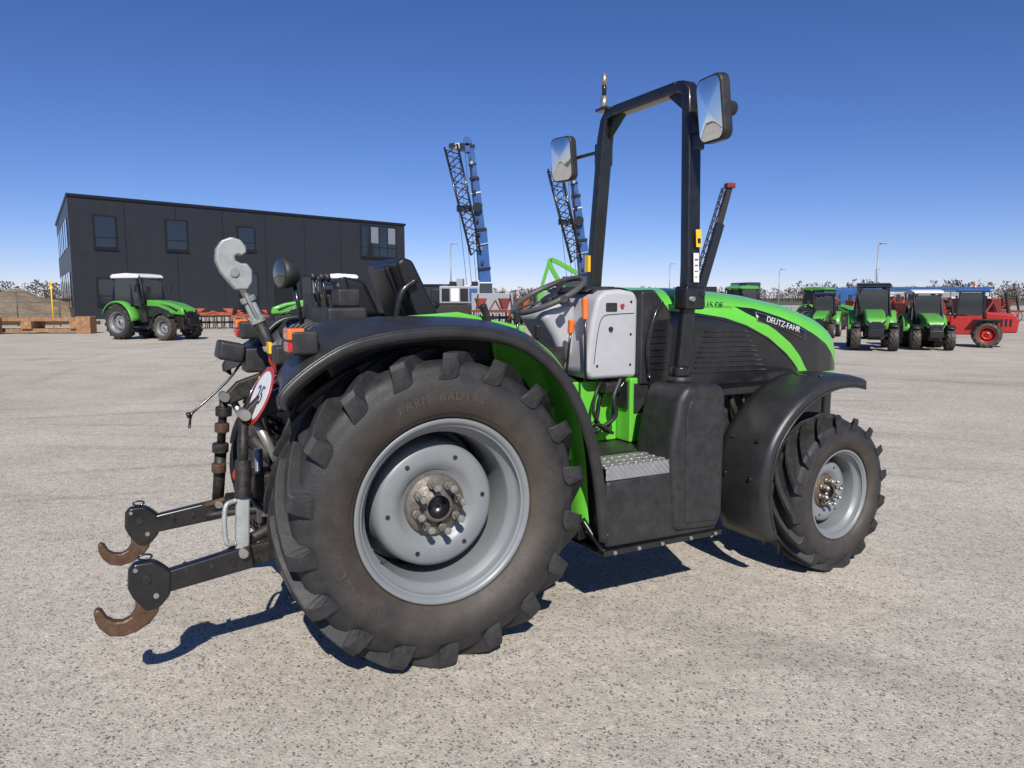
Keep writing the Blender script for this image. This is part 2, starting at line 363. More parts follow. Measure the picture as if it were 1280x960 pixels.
lever('range_lever',(.6,-.25,1.1),(.55,-.3,1.47),.05,BLKP)
lever('hand_brake',(.45,-.3,1.3),(.36,-.32,1.5),.08,BLKP)
box('platform_floor',(.72,1.50),(-.48,.48),(.70,.755),GREEN,.008)
box('floor_mat',(.76,1.44),(-.465,.465),(.757,.77),BLKP,.003)
box('tunnel_cover',(.55,1.24),(-.17,.17),(.76,1.12),IRON,.05)
box('green_bulkhead',(1.225,1.50),(-.315,.315),(.772,1.118),GREEN,.01)
box('green_tunnel_side',(.84,1.222),(-.20,-.175),(.772,1.10),GREEN,.008)
box('bulkhead_pad',(1.215,1.227),(-.30,-.12),(.95,1.10),BLKP,.005)
box('bulkhead_hatch',(1.245,1.36),(-.322,-.314),(.93,1.09),BLKP,.005)
box('green_side_skirt',(.60,.80),(-.42,-.30),(.66,1.02),GREEN,.01)
box('tub_wall',(.35,.80),(-.34,-.31),(.8,1.30),IRON,.01)
for i,(x,y) in enumerate(((1.17,-.26),(1.10,-.22),(1.17,.2))):
    tube('pedal_arm',[(x+.06,y,1.10),(x,y,1.02),(x-.03,y-.01,.90),(x-.07,y-.01,.86)],.011,BLKM)
    box('pedal_pad',(x-.12,x-.03),(y-.045,y+.035),(.845,.862),BLKP,.005,rot=(0,35,0))
tube('brake_hose',[(1.1,-.24,1.12),(1.03,-.28,1.05),(1.02,-.27,.95),(1.07,-.25,.88)],.009,BLKP)
tube('brake_hose_b',[(1.18,-.29,1.12),(1.12,-.31,1.02),(1.14,-.30,.92),(1.05,-.26,.84)],.012,BLKP)
box('brake_cylinder',(1.08,1.18),(-.30,-.24),(1.04,1.10),IRON,.01)
box('step_plate',(.795,1.17),(-.705,-.49),(.752,.765),ALU,.003)
box('step_front_lip',(.795,1.17),(-.713,-.706),(.700,.765),ALU,.002)
for k in range(16):
    for j in range(3):
        box('step_grip_stud',(.805+k*.0228,.817+k*.0228),(-.69+j*.065,-.65+j*.065),(.765,.771),STEEL,.002,rot=(0,0,35 if (k+j)%2 else -35))
extr('fuel_tank_lower',[(.80,.375),(1.47,.365),(1.50,.42),(1.50,.72),(.80,.698),(.785,.60)],-.715,-.33,BLKP,.02,seg=3)
extr('fuel_tank_tall',[(1.19,.40),(1.47,.385),(1.505,.45),(1.505,1.06),(1.48,1.115),(1.25,1.12),(1.20,1.05),(1.155,.80)],-.735,-.45,BLKP,.035,seg=4)
extr('tank_moulded_panel',[(1.25,.44),(1.46,.43),(1.47,.47),(1.47,1.02),(1.44,1.05),(1.27,1.05),(1.24,.98)],-.742,-.70,BLKP,.008)
cyl('tank_filler_neck',(1.33,-.58,1.11),(1.33,-.58,1.15),.06,BLKP)
cyl('tank_cap',(1.33,-.58,1.15),(1.33,-.58,1.20),.052,BLKM,bevel=.01,n=16)
box('tank_bottom_tray',(.78,1.51),(-.725,-.35),(.345,.372),BLKM,.004)
for x in(.84,.98,1.12,1.3,1.46): cyl('tray_bolt',(x,-.724,.358),(x,-.734,.358),.010,STEEL,n=6)
tube('tray_bracket',[(.74,-.6,.50),(.77,-.66,.42),(.80,-.70,.36)],.015,BLKM)
box('step_support_bracket',(.72,.79),(-.60,-.35),(.40,.46),BLKM,.005)
# ---------------------------------------------------------------- ROPS
def rect_sweep(nm,P,w,h,m,bev=.012):
    P=[Vector(p) for p in P]; v=[];f=[];n=len(P)
    for i in range(n):
        d=(P[min(i+1,n-1)]-P[max(i-1,0)]).normalized()
        sx=Vector((1,0,0)); sx=(sx-d*sx.dot(d)).normalized(); sy=d.cross(sx)
        for a,b in((-1,-1),(1,-1),(1,1),(-1,1)): v.append(P[i]+sx*a*w/2+sy*b*h/2)
    for i in range(n-1):
        for q in range(4): f.append((i*4+q,i*4+(q+1)%4,i*4+4+(q+1)%4,i*4+4+q))
    f.append((3,2,1,0)); j=(n-1)*4; f.append((j,j+1,j+2,j+3))
    return fixn(mk(nm,v,f,m,bevel=bev))
for s in(-1,1):
    rect_sweep('rops_post_upper',[(1.492,s*.445,1.50),(1.50,s*.44,1.7),(1.53,s*.385,2.50),(1.538,s*.37,2.595),(1.54,s*.335,2.632),(1.54,s*.28,2.64)],.085,.065,BLKM)
    rect_sweep('rops_post_lower',[(1.42,s*.44,.80),(1.45,s*.44,1.10),(1.49,s*.445,1.52)],.075,.05,BLKM)
    box('rops_hinge_block',(1.43,1.56),(s*.45-.05,s*.45+.05),(1.48,1.60),BLKM,.012)
    cyl('rops_hinge_pin',(1.46,s*.45-.07,1.535),(1.46,s*.45+.07,1.535),.013,STEEL,n=10)
    cyl('rops_hinge_pin_b',(1.53,s*.45-.065,1.56),(1.53,s*.45+.065,1.56),.012,BLKM,n=10)
    extr('rops_gusset',[(s*.345,2.50),(s*.345,2.61),(s*.20,2.612)],1.525,1.555,BLKM,.004,axis='x')
    beam('rops_support',(1.42,s*.44,1.0),(1.42,s*.2,.8),.06,.03,BLKM)
rect_sweep('rops_crossbar',[(1.54,-.285,2.64),(1.54,.285,2.64)],.085,.062,BLKM)
box('rops_label_yellow',(1.50,1.535),(-.483,-.478),(1.80,1.89),YEL,.001,rot=(-4,0,0))
box('rops_label_print',(1.508,1.527),(-.486,-.4835),(1.82,1.845),BLKM,0,rot=(-4,0,0))
box('rops_label_white',(1.485,1.52),(-.487,-.482),(1.62,1.77),WHT,.001,rot=(-3,0,0))
for k in range(4): box('rops_label_print',(1.49,1.510),(-.490,-.4875),(1.645+k*.03,1.649+k*.03),IRON,0,rot=(-3,0,0))
box('rops_far_label',(1.44,1.458),(.42,.46),(1.70,1.80),YEL,.001)
cyl('beacon_socket',(1.50,.36,2.66),(1.50,.36,2.74),.022,STEEL,n=16)
cyl('beacon_stem',(1.50,.36,2.74),(1.50,.36,2.82),.014,BLKM,n=12)
cyl('beacon_tip',(1.50,.36,2.80),(1.50,.36,2.87),.017,STEEL,n=12)
box('beacon_bracket',(1.47,1.55),(.31,.41),(2.655,2.672),BLKM,.003)
def mirror(y,s,x,z,W=.095,Hh=.14,tilt=-4):
    r=.045; pts=[]
    for cx,cz,a0 in((W-r,Hh-r,0),(-W+r,Hh-r,90),(-W+r,-Hh+r,180),(W-r,-Hh+r,270)):
        for k in range(6):
            a=math.radians(a0+18*k); pts.append((cx+r*math.cos(a),cz+r*math.sin(a)))
    sh=extr('mirror_shell',pts,-.012,.045,BLKP,.012,axis='x',seg=3)
    # convex glass
    rows=[]
    for i in range(9):
        rr=i/8; row=[]
        for a,b in pts+[pts[0]]:
            row.append((-.0125-.010*(1-rr*rr),a*.90*rr,b*.93*rr))
        rows.append(row)
    gl=fixn(grid('mirror_face',rows,GLASS))
    for o in(sh,gl):
        o.location=(x,y,z); o.rotation_euler=(0,math.radians(tilt),math.radians(s))
mirror(-.62,-6,1.45,2.45,.10,.155,-7); mirror(.75,14,1.45,2.43,.095,.14,-6)
tube('mirror_arm_right',[(1.545,-.38,2.56),(1.56,-.48,2.50),(1.55,-.56,2.47),(1.50,-.60,2.45)],.011,BLKM)
box('mirror_arm_clamp',(1.50,1.58),(-.44,-.36),(2.30,2.38),BLKM,.01)
tube('mirror_arm_left',[(1.53,.38,2.42),(1.56,.46,2.44),(1.54,.60,2.44),(1.50,.74,2.43)],.011,BLKM)
box('mirror_clamp_left',(1.50,1.58),(.37,.46),(2.34,2.48),BLKM,.01)
cyl('work_lamp_front',(1.62,-.52,2.50),(1.69,-.52,2.50),.038,BLKP,bevel=.01)
box('work_lamp_bracket',(1.54,1.62),(-.53,-.38),(2.49,2.51),BLKM,.003)
# ---------------------------------------------------------------- rear fenders
OUT=[(-.66,1.15),(-.655,1.20),(-.56,1.285),(-.42,1.365),(-.28,1.40),(-.13,1.418),(.02,1.422),(.16,1.412),(.30,1.38),(.42,1.32),(.54,1.215),(.63,1.08),(.69,.94),(.73,.80),(.76,.62),(.78,.42)]
INN=[(-.60,1.20),(-.59,1.25),(-.50,1.37),(-.41,1.44),(-.27,1.455),(-.12,1.46),(.04,1.458),(.20,1.45),(.36,1.425),(.50,1.375),(.62,1.27),(.70,1.12),(.745,.96),(.775,.80),(.79,.62),(.80,.42)]
oc=cr([(a,0,b) for a,b in OUT],5); ic=cr([(a,0,b) for a,b in INN],5)
for s in(-1,1):
    rows=[]
    for a,b in zip(oc,ic):
        c=Vector((0.0,0,.66)); dirn=(a-c).normalized()
        lip=a-dirn*.045
        row=[(lip.x,s*.745,lip.z),(a.x-dirn.x*.008,s*.762,a.z-dirn.z*.008),(a.x,s*.750,a.z)]
        for t in(.15,.35,.6,.85,1): 
            q=a.lerp(b,math.sin(t*math.pi/2)); row.append((q.x,s*(.752-.33*t),q.z))
        q=b-dirn*.02; row.append((q.x,s*.415,q.z))
        rows.append(row)
    o=grid('rear_fender_'+('right' if s<0 else 'left'),rows,FEND,solid=.008)
    tube('rear_fender_edge_bead',[(p.x,s*.755,p.z) for p in oc][::2],.0075,FEND,n=8)
    rows=[]
    for b in ic:
        c=Vector((0,0,.66)); d=(b-c).normalized(); q=b-d*.035; row=[]
        for y in(.62,.5,.42,.36): row.append((q.x,s*y,q.z))
        w=b-d*.28; row.append((w.x,s*.345,w.z))
        rows.append(row)
    grid('fender_liner_green',rows[40:],GREEN,solid=.006)
    grid('fender_liner_black',rows[5:41],BLKP,solid=.006)
    extr('fender_inner_deck',[(-.45,1.38),(-.40,1.435),(.0,1.452),(.35,1.42),(.40,1.0),(-.3,1.0)],s*.30,s*.412,BLKP,.02)
    extr('fender_inner_deck_green',[(.352,1.418),(.55,1.34),(.68,1.10),(.60,1.0),(.402,1.0)],s*.30,s*.412,GREEN,.01)
    box('tail_light_housing',(-.60,-.50),(s*.62-.09,s*.62+.09),(1.33,1.42),BLKP,.012)
    box('tail_light_amber',(-.612,-.55),(s*.66-.045,s*.66+.045),(1.385,1.430),AMB,.008)
    box('tail_light_red',(-.612,-.55),(s*.66-.045,s*.66+.045),(1.34,1.38),REDL,.008)
for x,z in((-.40,1.43),(.05,1.447),(.45,1.39)):
    cyl('fender_bolt',(x,-.47,z),(x,-.47,z+.012),.011,BLKM,n=8)
extr('green_cab_sill',[(.05,1.30),(.0,1.46),(.25,1.475),(.60,1.40),(.62,1.30)],-.29,-.255,GREEN,.01)
# seat
extr('seat_backrest_shell',[(.10,1.36),(.02,1.56),(-.03,1.70),(.0,1.725),(.05,1.71),(.13,1.55),(.22,1.38)],-.235,.235,SEAT,.035,seg=4)
extr('seat_backrest_ridge',[(.08,1.40),(.0,1.58),(-.045,1.68),(-.02,1.70),(.1,1.5)],-.10,.10,SEAT,.02)
extr('seat_cushion',[(.1,1.32),(.55,1.36),(.60,1.32),(.58,1.24),(.1,1.22)],-.24,.24,SEAT,.04,seg=4)
extr('seat_armrest_left',[(.08,1.50),(.36,1.53),(.40,1.50),(.36,1.47),(.08,1.44)],.26,.32,SEAT,.02)
tube('seat_side_bracket',[(-.05,-.25,1.42),(-.02,-.26,1.56),(.05,-.26,1.62)],.015,BLKM)
box('seat_suspension',(.1,.5),(-.2,.2),(1.05,1.22),BLKP,.03)
box('rear_deck',(-.42,.1),(-.30,.30),(1.02,1.40),BLKP,.03)
box('rear_console_box',(-.36,-.18),(-.28,.02),(1.40,1.50),BLKP,.015)
box('rear_valve_unit',(-.34,-.16),(.05,.28),(1.40,1.56),IRON,.015)
extr('folded_cover',[(-.20,1.45),(-.28,1.60),(-.22,1.64),(-.12,1.62),(-.04,1.45)],-.06,.20,SEAT,.03,seg=3)
box('rear_switch_box',(-.30,-.20),(-.24,-.12),(1.50,1.58),BLKP,.01); cyl('rear_knob',(-.26,-.2,1.57),(-.27,-.2,1.63),.02,BLKM,bevel=.005)
for x,y in((-.33,-.05),(-.28,.0),(-.24,.05)): cyl('spool_lever',(x,y,1.48),(x-.03,y,1.64),.006,BLKM,n=8); cyl('spool_knob',(x-.028,y,1.62),(x-.033,y,1.65),.014,BLKP)
for i in range(5):
    tube('rear_hose',[(-.36,-.2+.09*i,1.20),(-.46,-.2+.09*i,1.28),(-.42,-.18+.09*i,1.40),(-.30,-.16+.08*i,1.44)],.011,BLKP)
cyl('rear_lamp_stalk',(-.40,.02,1.40),(-.43,.02,1.60),.01,BLKM)
for nm,pr,mm in(('rear_work_lamp',[(0,.0),(0,.045),(.02,.062),(.05,.068),(.075,.070),(.08,.062),(.08,0)],BLKP),('rear_work_lamp_glass',[(.082,.060),(.086,.03),(.087,0)],CAB)):
    o=lathe(nm,pr,(0,0,0),mm,32); o.location=(-.42,.03,1.65); o.rotation_euler=(0,0,math.radians(-75))
# ---------------------------------------------------------------- hitch
box('rear_plate',(-.50,-.34),(-.20,.20),(.46,1.22),IRON,.02)
box('hitch_top_casting',(-.52,-.30),(-.30,.30),(1.10,1.24),IRON,.03)
for s in(-1,1):
    box('drawbar_ladder',(-.56,-.50),(s*.11-.02,s*.11+.02),(.36,.98),IRON,.005)
    extr('lift_arm',[(-.30,1.20),(-.42,1.22),(-.66,1.14),(-.74,1.06),(-.70,1.03),(-.56,1.08),(-.32,1.12)],s*.30-.025,s*.30+.025,IRON,.01)
    cyl('lift_shaft',(-.35,s*.2,1.16),(-.35,s*.34,1.16),.05,IRON)
    beam('lower_link',(-.22,s*.30,.52),(-.80,s*.40,.50),.035,.085,IRON,.008)
    beam('lower_link_end',(-.72,s*.395,.505),(-1.09,s*.42,.455),.05,.10,BLKM,.012,w2=.045,h2=.085)
    extr('link_end_plate',[(-1.03,.41),(-1.02,.50),(-1.05,.53),(-1.08,.555),(-1.15,.555),(-1.17,.53),(-1.175,.46),(-1.16,.42),(-1.12,.36),(-1.07,.365)],s*.42-.026,s*.42+.026,BLKM,.014)
    claw=[(-1.290,.392),(-1.276,.402),(-1.262,.392),(-1.248,.362),(-1.225,.343),(-1.195,.338),(-1.168,.350),(-1.152,.378),(-1.152,.42),(-1.10,.44),(-1.065,.40),(-1.075,.35),(-1.105,.312),(-1.15,.288),(-1.20,.278),(-1.245,.290),(-1.275,.325),(-1.288,.36)]
    extr('hook_claw',claw,s*.42-.020,s*.42+.020,CLAW,.009,seg=3)
    cyl('hook_pivot',(-1.11,s*.42-.034,.49),(-1.11,s*.42+.034,.49),.016,IRON,n=12)
    cyl('hook_pivot_small',(-1.08,s*.42-.033,.42),(-1.08,s*.42+.033,.42),.010,STEEL,n=10)
    cyl('hook_pivot_small_b',(-1.145,s*.42-.033,.53),(-1.145,s*.42+.033,.53),.008,STEEL,n=10)
    tube('hook_latch_ring',[(-1.11+.024*math.cos(t),s*.42,.568+.010*math.sin(t)) for t in[2*math.pi*i/16 for i in range(16)]],.004,BLKM,sm=0,closed=True)
    for x in(-.80,-.88,-.97): cyl('link_bolt',(x,s*.40-.037,.495),(x,s*.40+.045,.495),.011,IRON,n=8)
    tube('stabiliser_bar',[(-.30,s*.2,.50),(-.55,s*.29,.50),(-.82,s*.37,.48)],.018,IRON)
    cyl('ball_end',(-.22,s*.30-.04,.52),(-.22,s*.30+.04,.52),.055,IRON)
    P=[(-.34-.3*i/60,s*.26+.018*math.cos(i*1.05),.44+.018*math.sin(i*1.05)) for i in range(60)]
    tube('stabiliser_spring',P,.004,IRON,sm=0,n=6)
    cyl('telescopic_stabiliser',(-.45,s*.16,.60),(-.72,s*.36,.56),.024,IRON); cyl('telescopic_stabiliser_end',(-.70,s*.35,.56),(-.84,s*.395,.52),.015,RUST)
for s in(-1,1):
    a=Vector((-.72,s*.31,1.07)); b=Vector((-.76,s*.40,.53)); m_=a.lerp(b,.5)
    cyl('lift_rod_upper',a,m_,.020,IRON); 
    if s<0:
        cyl('lift_rod_turnbuckle',a.lerp(b,.34),a.lerp(b,.62),.032,IRON,bevel=.005)
        beam('lift_rod_fork',a.lerp(b,.60),b,.055,.035,SILV,.010)
        tube('lift_rod_handle',[a.lerp(b,.62)+Vector((-.03,-.02,0)),a.lerp(b,.66)+Vector((-.07,-.03,0)),a.lerp(b,.90)+Vector((-.065,-.03,0)),a.lerp(b,.93)+Vector((-.03,-.02,0))],.010,SILV)
    else: cyl('lift_rod_lower',m_,b,.028,IRON)
    cyl('lift_rod_pin',b+Vector((0,-.05,0)),b+Vector((0,.05,0)),.018,STEEL,n=12)
    cyl('lift_rod_top_pin',a+Vector((0,-.05,0)),a+Vector((0,.05,0)),.022,STEEL,n=12)
    cyl('lift_ram',(-.42,s*.33,.62),(-.60,s*.33,.86),.034,IRON); cyl('lift_ram_rod',(-.58,s*.33,.83),(-.68,s*.32,1.05),.018,STEEL)
for k,z in enumerate((1.02,.94,.84,.74)): cyl('lift_rod_collar',(-.722-.03*k/3,.315+.03*k/3,z),(-.724-.03*k/3,.318+.03*k/3,z-.045),.038-.004*(k%2),RUST if k%2 else IRON,n=16,bevel=.005)
box('tow_hitch_body',(-.66,-.54),(-.085,.085),(.62,.76),IRON,.015)
box('tow_hitch_lower',(-.62,-.52),(-.10,.10),(.38,.50),RUST,.015)
cyl('tow_pin',(-.62,0,.52),(-.62,0,.86),.018,STEEL)
cyl('pto_shaft',(-.50,0,.56),(-.62,0,.56),.022,STEEL,n=12)
tube('pto_guard',[(-.5,-.12,.55),(-.64,-.12,.62),(-.66,0,.66),(-.64,.12,.62),(-.5,.12,.55)],.012,BLKP)
for i in range(4):
    for j in range(2):
        y=-.14+.09*i; z=1.06+.09*j
        cyl('hydraulic_coupler',(-.50,y,z),(-.57,y,z),.020,STEEL if (i+j)%2 else IRON,n=14)
        cyl('coupler_cap',(-.57,y,z),(-.585,y,z),.026,[RED,BLKP,YEL,BLKP,BLKP][(i*2+j)%5],n=14)
for i in range(6):
    y=-.24+.085*i
    tube('hydraulic_hose',[(-.40,y,.9-.05*(i%2)),(-.58,y-.03,.93+.04*(i%3)),(-.63,y-.05,1.08),(-.52,y,1.22),(-.38,y,1.28)],.010,BLKM)
for i in range(4):
    tube('lower_hose',[(-.42,-.28+.03*i,.62),(-.56,-.31,.68+.05*i),(-.60,-.33,.88),(-.50,-.32,1.02+.03*i),(-.42,-.28,1.1)],.009,BLKP)
tube('red_strap',[(-.54,-.10,1.22),(-.57,-.11,1.27),(-.55,-.13,1.31),(-.50,-.12,1.30)],.010,RED)
box('trailer_socket',(-.58,-.50),(-.28,-.18),(1.26,1.34),BLKP,.01); box('yellow_tag',(-.585,-.57),(-.16,-.10),(1.30,1.35),YEL,.003)
cyl('red_reflector',(-.72,-.22,.80),(-.725,-.23,.80),.04,RED,n=20)
box('far_lamp_bracket',(-.62,-.50),(.28,.42),(1.18,1.30),BLKP,.012)
box('far_lamp_head',(-.74,-.62),(.26,.42),(1.24,1.33),BLKP,.015,rot=(0,12,0))
tube('far_hanging_rod',[(-.62,.34,1.24),(-.70,.33,1.14),(-.84,.31,1.02),(-.87,.30,.99),(-.88,.30,.93)],.006,BLKM,sm=3)
cyl('far_hanging_rod_ball',(-.87,.30,.995),(-.89,.30,.99),.014,BLKM,n=10)
# top link
tl0=Vector((-.50,0,1.20)); tl1=Vector((-.69,0,1.66))
cyl('top_link_body',tl0,tl0.lerp(tl1,.55),.028,IRON,n=16); cyl('top_link_sleeve',tl0.lerp(tl1,.22),tl0.lerp(tl1,.72),.026,SILV,n=16)
cyl('top_link_thread',tl0.lerp(tl1,.70),tl1,.017,STEEL,n=14)
for t in(.24,.50,.70): cyl('top_link_collar',tl0.lerp(tl1,t),tl0.lerp(tl1,t+.05),.034,SILV,n=16,bevel=.004)
box('top_link_bracket',(-.54,-.38),(-.05,.05),(1.12,1.28),IRON,.01)
hk=[(-.640,1.575),(-.69,1.575),(-.720,1.61),(-.750,1.65),(-.768,1.70),(-.764,1.75),(-.740,1.787),(-.70,1.802),(-.662,1.790),(-.642,1.762),(-.640,1.735),(-.660,1.722),(-.676,1.728),(-.690,1.718),(-.686,1.700),(-.665,1.690),(-.640,1.69),(-.618,1.66),(-.620,1.61)]
extr('top_link_hook',hk,-.032,.032,SILV,.012,seg=3)
cyl('top_link_hook_pin',(-.695,-.040,1.65),(-.695,.040,1.65),.020,STEEL,n=12)
tube('top_link_lever',[(-.60,-.03,1.44),(-.63,-.05,1.50),(-.66,-.06,1.57)],.008,SILV)
# speed disc
sg=Vector((-.65,-.31,1.14)); nrm=Vector((-.93,-.06,.40)).normalized()
cyl('speed_disc_rim',sg,sg+nrm*.004,.128,RED,n=40); cyl('speed_disc_white',sg+nrm*.0042,sg+nrm*.006,.106,WHT,n=40)
t_=text('speed_disc_number','25',.11,sg+nrm*.008,(0,0,0),BLKM,.0005); t_.rotation_euler=nrm.to_track_quat('Z','Y').to_euler()
beam('speed_disc_bracket',(-.50,-.30,1.20),(-.64,-.31,1.14),.03,.006,BLKM,.001)
# ---------------------------------------------------------------- front fenders
FC=Vector((2.38,0,.455))
def fr(deg): return .655 if deg<150 else .655-(deg-150)/52*.07
for s in(-1,1):
    rows=[]
    angs=[math.radians(a) for a in range(76,203,4)]
    for a in angs:
        deg=math.degrees(a); R0=fr(deg); row=[]
        for y,dr in((.405,-.012),(.41,0),(.47,.004),(.56,.006),(.66,.004),(.715,-.004),(.742,-.016),(.75,-.055)):
            r=R0+dr; row.append((FC.x+r*math.cos(a),s*y,FC.z+r*math.sin(a)))
        rows.append(row)
    grid('front_fender_'+('right' if s<0 else 'left'),rows,FEND,solid=.008)
    tube('front_fender_bead',[(FC.x+(fr(math.degrees(a))-.055)*math.cos(a),s*.75,FC.z+(fr(math.degrees(a))-.055)*math.sin(a)) for a in angs][::2],.007,FEND,n=8)
    tube('front_fender_stay',[(2.36,s*.40,.62),(2.32,s*.42,.9),(2.28,s*.45,1.09),(2.26,s*.66,1.09)],.016,BLKM)
    for a_,y_ in((150,.48),(150,.66),(168,.48),(168,.66),(100,.5),(100,.66)):
        a=math.radians(a_); r=fr(a_)+.004; q=Vector((FC.x+r*math.cos(a),s*y_,FC.z+r*math.sin(a))); d=Vector((math.cos(a),0,math.sin(a)))
        cyl('fender_bolt',q,q+d*.012,.012,BLKM,n=8)
# ================================================================== SMALL TRACTOR (parked)
def small_tractor(loc,rot,sc=1,roof=WHT,body=GRN2,name='parked_tractor'):
    e=empty(name,loc,rot); e.scale=(sc,)*3
    for s in(-1,1):
        wheel('rear_wheel',(0,s*.62,.66),.66,.40,.40,s,.02,16,detail=False,rimmat=RIM)
        wheel('front_wheel',(2.2,s*.62,.47),.47,.30,.28,s,.01,14,detail=False,lugh=.03,hubr=.08,rimmat=RIM)
        o_=[(.82*math.cos(math.radians(a))*.98,.66+.80*math.sin(math.radians(a))) for a in range(5,165,10)]
        rows=[[(x,s*.40,z),(x,s*.62,z),(x,s*.82,z-.01),(x*.97,s*.84,z-.05)] for x,z in o_]
        grid('rear_fender',rows,body,solid=.02)
        o_=[(2.2+.56*math.cos(math.radians(a)),.47+.56*math.sin(math.radians(a))) for a in range(50,171,10)]
        grid('front_fender',[[(x,s*.48,z),(x,s*.64,z),(x,s*.78,z-.01)] for x,z in o_],BLKP,solid=.015)
        for x0,z0,x1,z1 in((-.45,1.35,-.30,2.30),(.55,1.15,.50,2.33),(1.05,1.20,.80,2.32)):
            beam('cab_pillar',(x0,s*.60,z0),(x1,s*.50,z1),.06,.06,BLKM,.01)
        extr('side_window',[(-.40,1.40),(.50,1.30),(1.0,1.25),(.77,2.28),(-.27,2.27)],s*.535,s*.55,CAB,0)
        beam('cab_mirror_arm',(.85,s*.5,2.1),(1.05,s*.8,2.0),.02,.02,BLKM,0); box('cab_mirror',(1.03,1.07),(s*.82-.07,s*.82+.07),(1.78,2.06),BLKP,.02)
    extr('rear_window',[(-.55,1.35),(.55,1.35),(.48,2.25),(-.48,2.25)],-.40,-.37,CAB,0,axis='x')
    extr('windscreen',[(-.52,1.30),(.52,1.30),(.46,2.25),(-.46,2.25)],.93,.95,CAB,0,axis='x')
    extr('cab_roof',[(-.46,2.30),(-.50,2.38),(-.40,2.46),(.3,2.50),(.85,2.45),(.98,2.36),(.92,2.30)],-.60,.60,roof,.05,seg=3)
    for s in(-1,1):
        for x in(-.46,.96): box('roof_lamp',(x-.03,x+.03),(s*.45-.07,s*.45+.07),(2.22,2.31),BLKM,.01)
    box('cab_lower',(-.3,1.05),(-.42,.42),(.65,1.35),BLKP,.03)
    extr('hood',[(1.0,1.02),(1.0,1.50),(1.6,1.48),(2.3,1.36),(2.75,1.20),(2.82,1.05),(2.80,.92)],-.33,.33,body,.07,seg=3)
    extr('hood_black_side',[(1.05,.86),(1.05,1.28),(1.6,1.26),(2.1,1.10),(2.35,.86)],-.345,.345,BLKM,.01)
    extr('hood_black_insert',[(1.7,1.36),(2.2,1.27),(2.6,1.12),(2.5,1.06),(2.1,1.24)],-.342,.342,BLKM,.005)
    box('grille',(2.70,2.85),(-.24,.24),(.66,1.08),BLKM,.03)
    extr('grille_chevron',[(-.30,1.06),(-.12,.80),(.12,.80),(.30,1.06),(.30,1.16),(.10,.90),(-.10,.90),(-.30,1.16)],2.80,2.87,BLKM,.01,axis='x')
    for s in(-1,1): box('headlamp',(2.78,2.86),(s*.2-.06,s*.2+.06),(1.04,1.09),STEEL,.01)
    box('chassis',(-.3,2.7),(-.25,.25),(.42,.90),IRON,.03); cyl('axle_rear',(0,-.6,.66),(0,.6,.66),.06,IRON); cyl('axle_front',(2.2,-.6,.47),(2.2,.6,.47),.05,IRON)
    box('front_weights',(2.80,3.02),(-.25,.25),(.55,.84),BLKM,.03)
    box('step',(.6,1.0),(-.70,-.42),(.45,.52),BLKM,.01); box('step_b',(.6,1.0),(.42,.70),(.45,.52),BLKM,.01)
    cyl('exhaust',(1.05,-.42,1.1),(.98,-.56,2.4),.03,IRON)
    return e
small_tractor((-14.3,28.3,0),math.radians(-22),.98)
small_tractor((-6.6,29.5,0),math.radians(200),.99)
small_tractor((11.25,23.4,0),math.radians(-112),.80,roof=BLKM)
small_tractor((12.9,23.5,0),math.radians(-108),.72,roof=WHT)
small_tractor((15.4,38,0),math.radians(-60),.84,roof=GRN2)
small_tractor((11.2,36,0),math.radians(-150),.85,roof=GRN2)
small_tractor((12.6,30,0),math.radians(-120),.70,roof=BLKM)
# red wheel loader
e=empty('red_wheel_loader',(14.9,23.4,0),math.radians(150)); e.scale=(.78,)*3
for s in(-1,1):
    wheel('rear_wheel',(0,s*.60,.52),.52,.36,.30,s,.02,14,detail=False,rimmat=RED); wheel('front_wheel',(2.0,s*.60,.52),.52,.36,.30,s,.02,14,detail=False,rimmat=RED)
    beam('loader_arm',(.9,s*.35,1.3),(2.7,s*.35,.55),.09,.18,RED,.02)
    for x0,x1 in((.1,.2),(1.1,1.0)): beam('cab_post',(x0,s*.5,1.2),(x1,s*.48,2.2),.06,.06,BLKM,.01)
    box('fender_block',(-.45,.5),(s*.66-.18,s*.66+.18),(1.08,1.14),BLKP,.02)
extr('engine_hood',[(-1.0,.6),(-1.05,1.1),(-.9,1.35),(.1,1.42),(.1,.6)],-.48,.48,RED,.08,seg=3)
for k in range(5): box('hood_louvre',(-.8+k*.15,-.72+k*.15),(-.49,.49),(.85,1.15),BLKM,.005)
box('mid_body',(.1,1.3),(-.45,.45),(.5,1.25),RED,.05); box('front_frame',(1.3,2.3),(-.3,.3),(.4,.95),IRON,.04)
extr('cab_roof',[(-.05,2.2),(0,2.34),(1.1,2.34),(1.18,2.2)],-.56,.56,BLUE,.04); box('cab_glass',(.18,1.05),(-.46,.46),(1.3,2.18),CAB,.01)
extr('bucket',[(2.6,.25),(2.65,.85),(2.75,.9),(3.2,.15),(3.2,.1),(2.7,.1)],-.8,.8,IRON,.01)
cyl('beacon',(.5,.3,2.34),(.5,.3,2.48),.06,AMB)
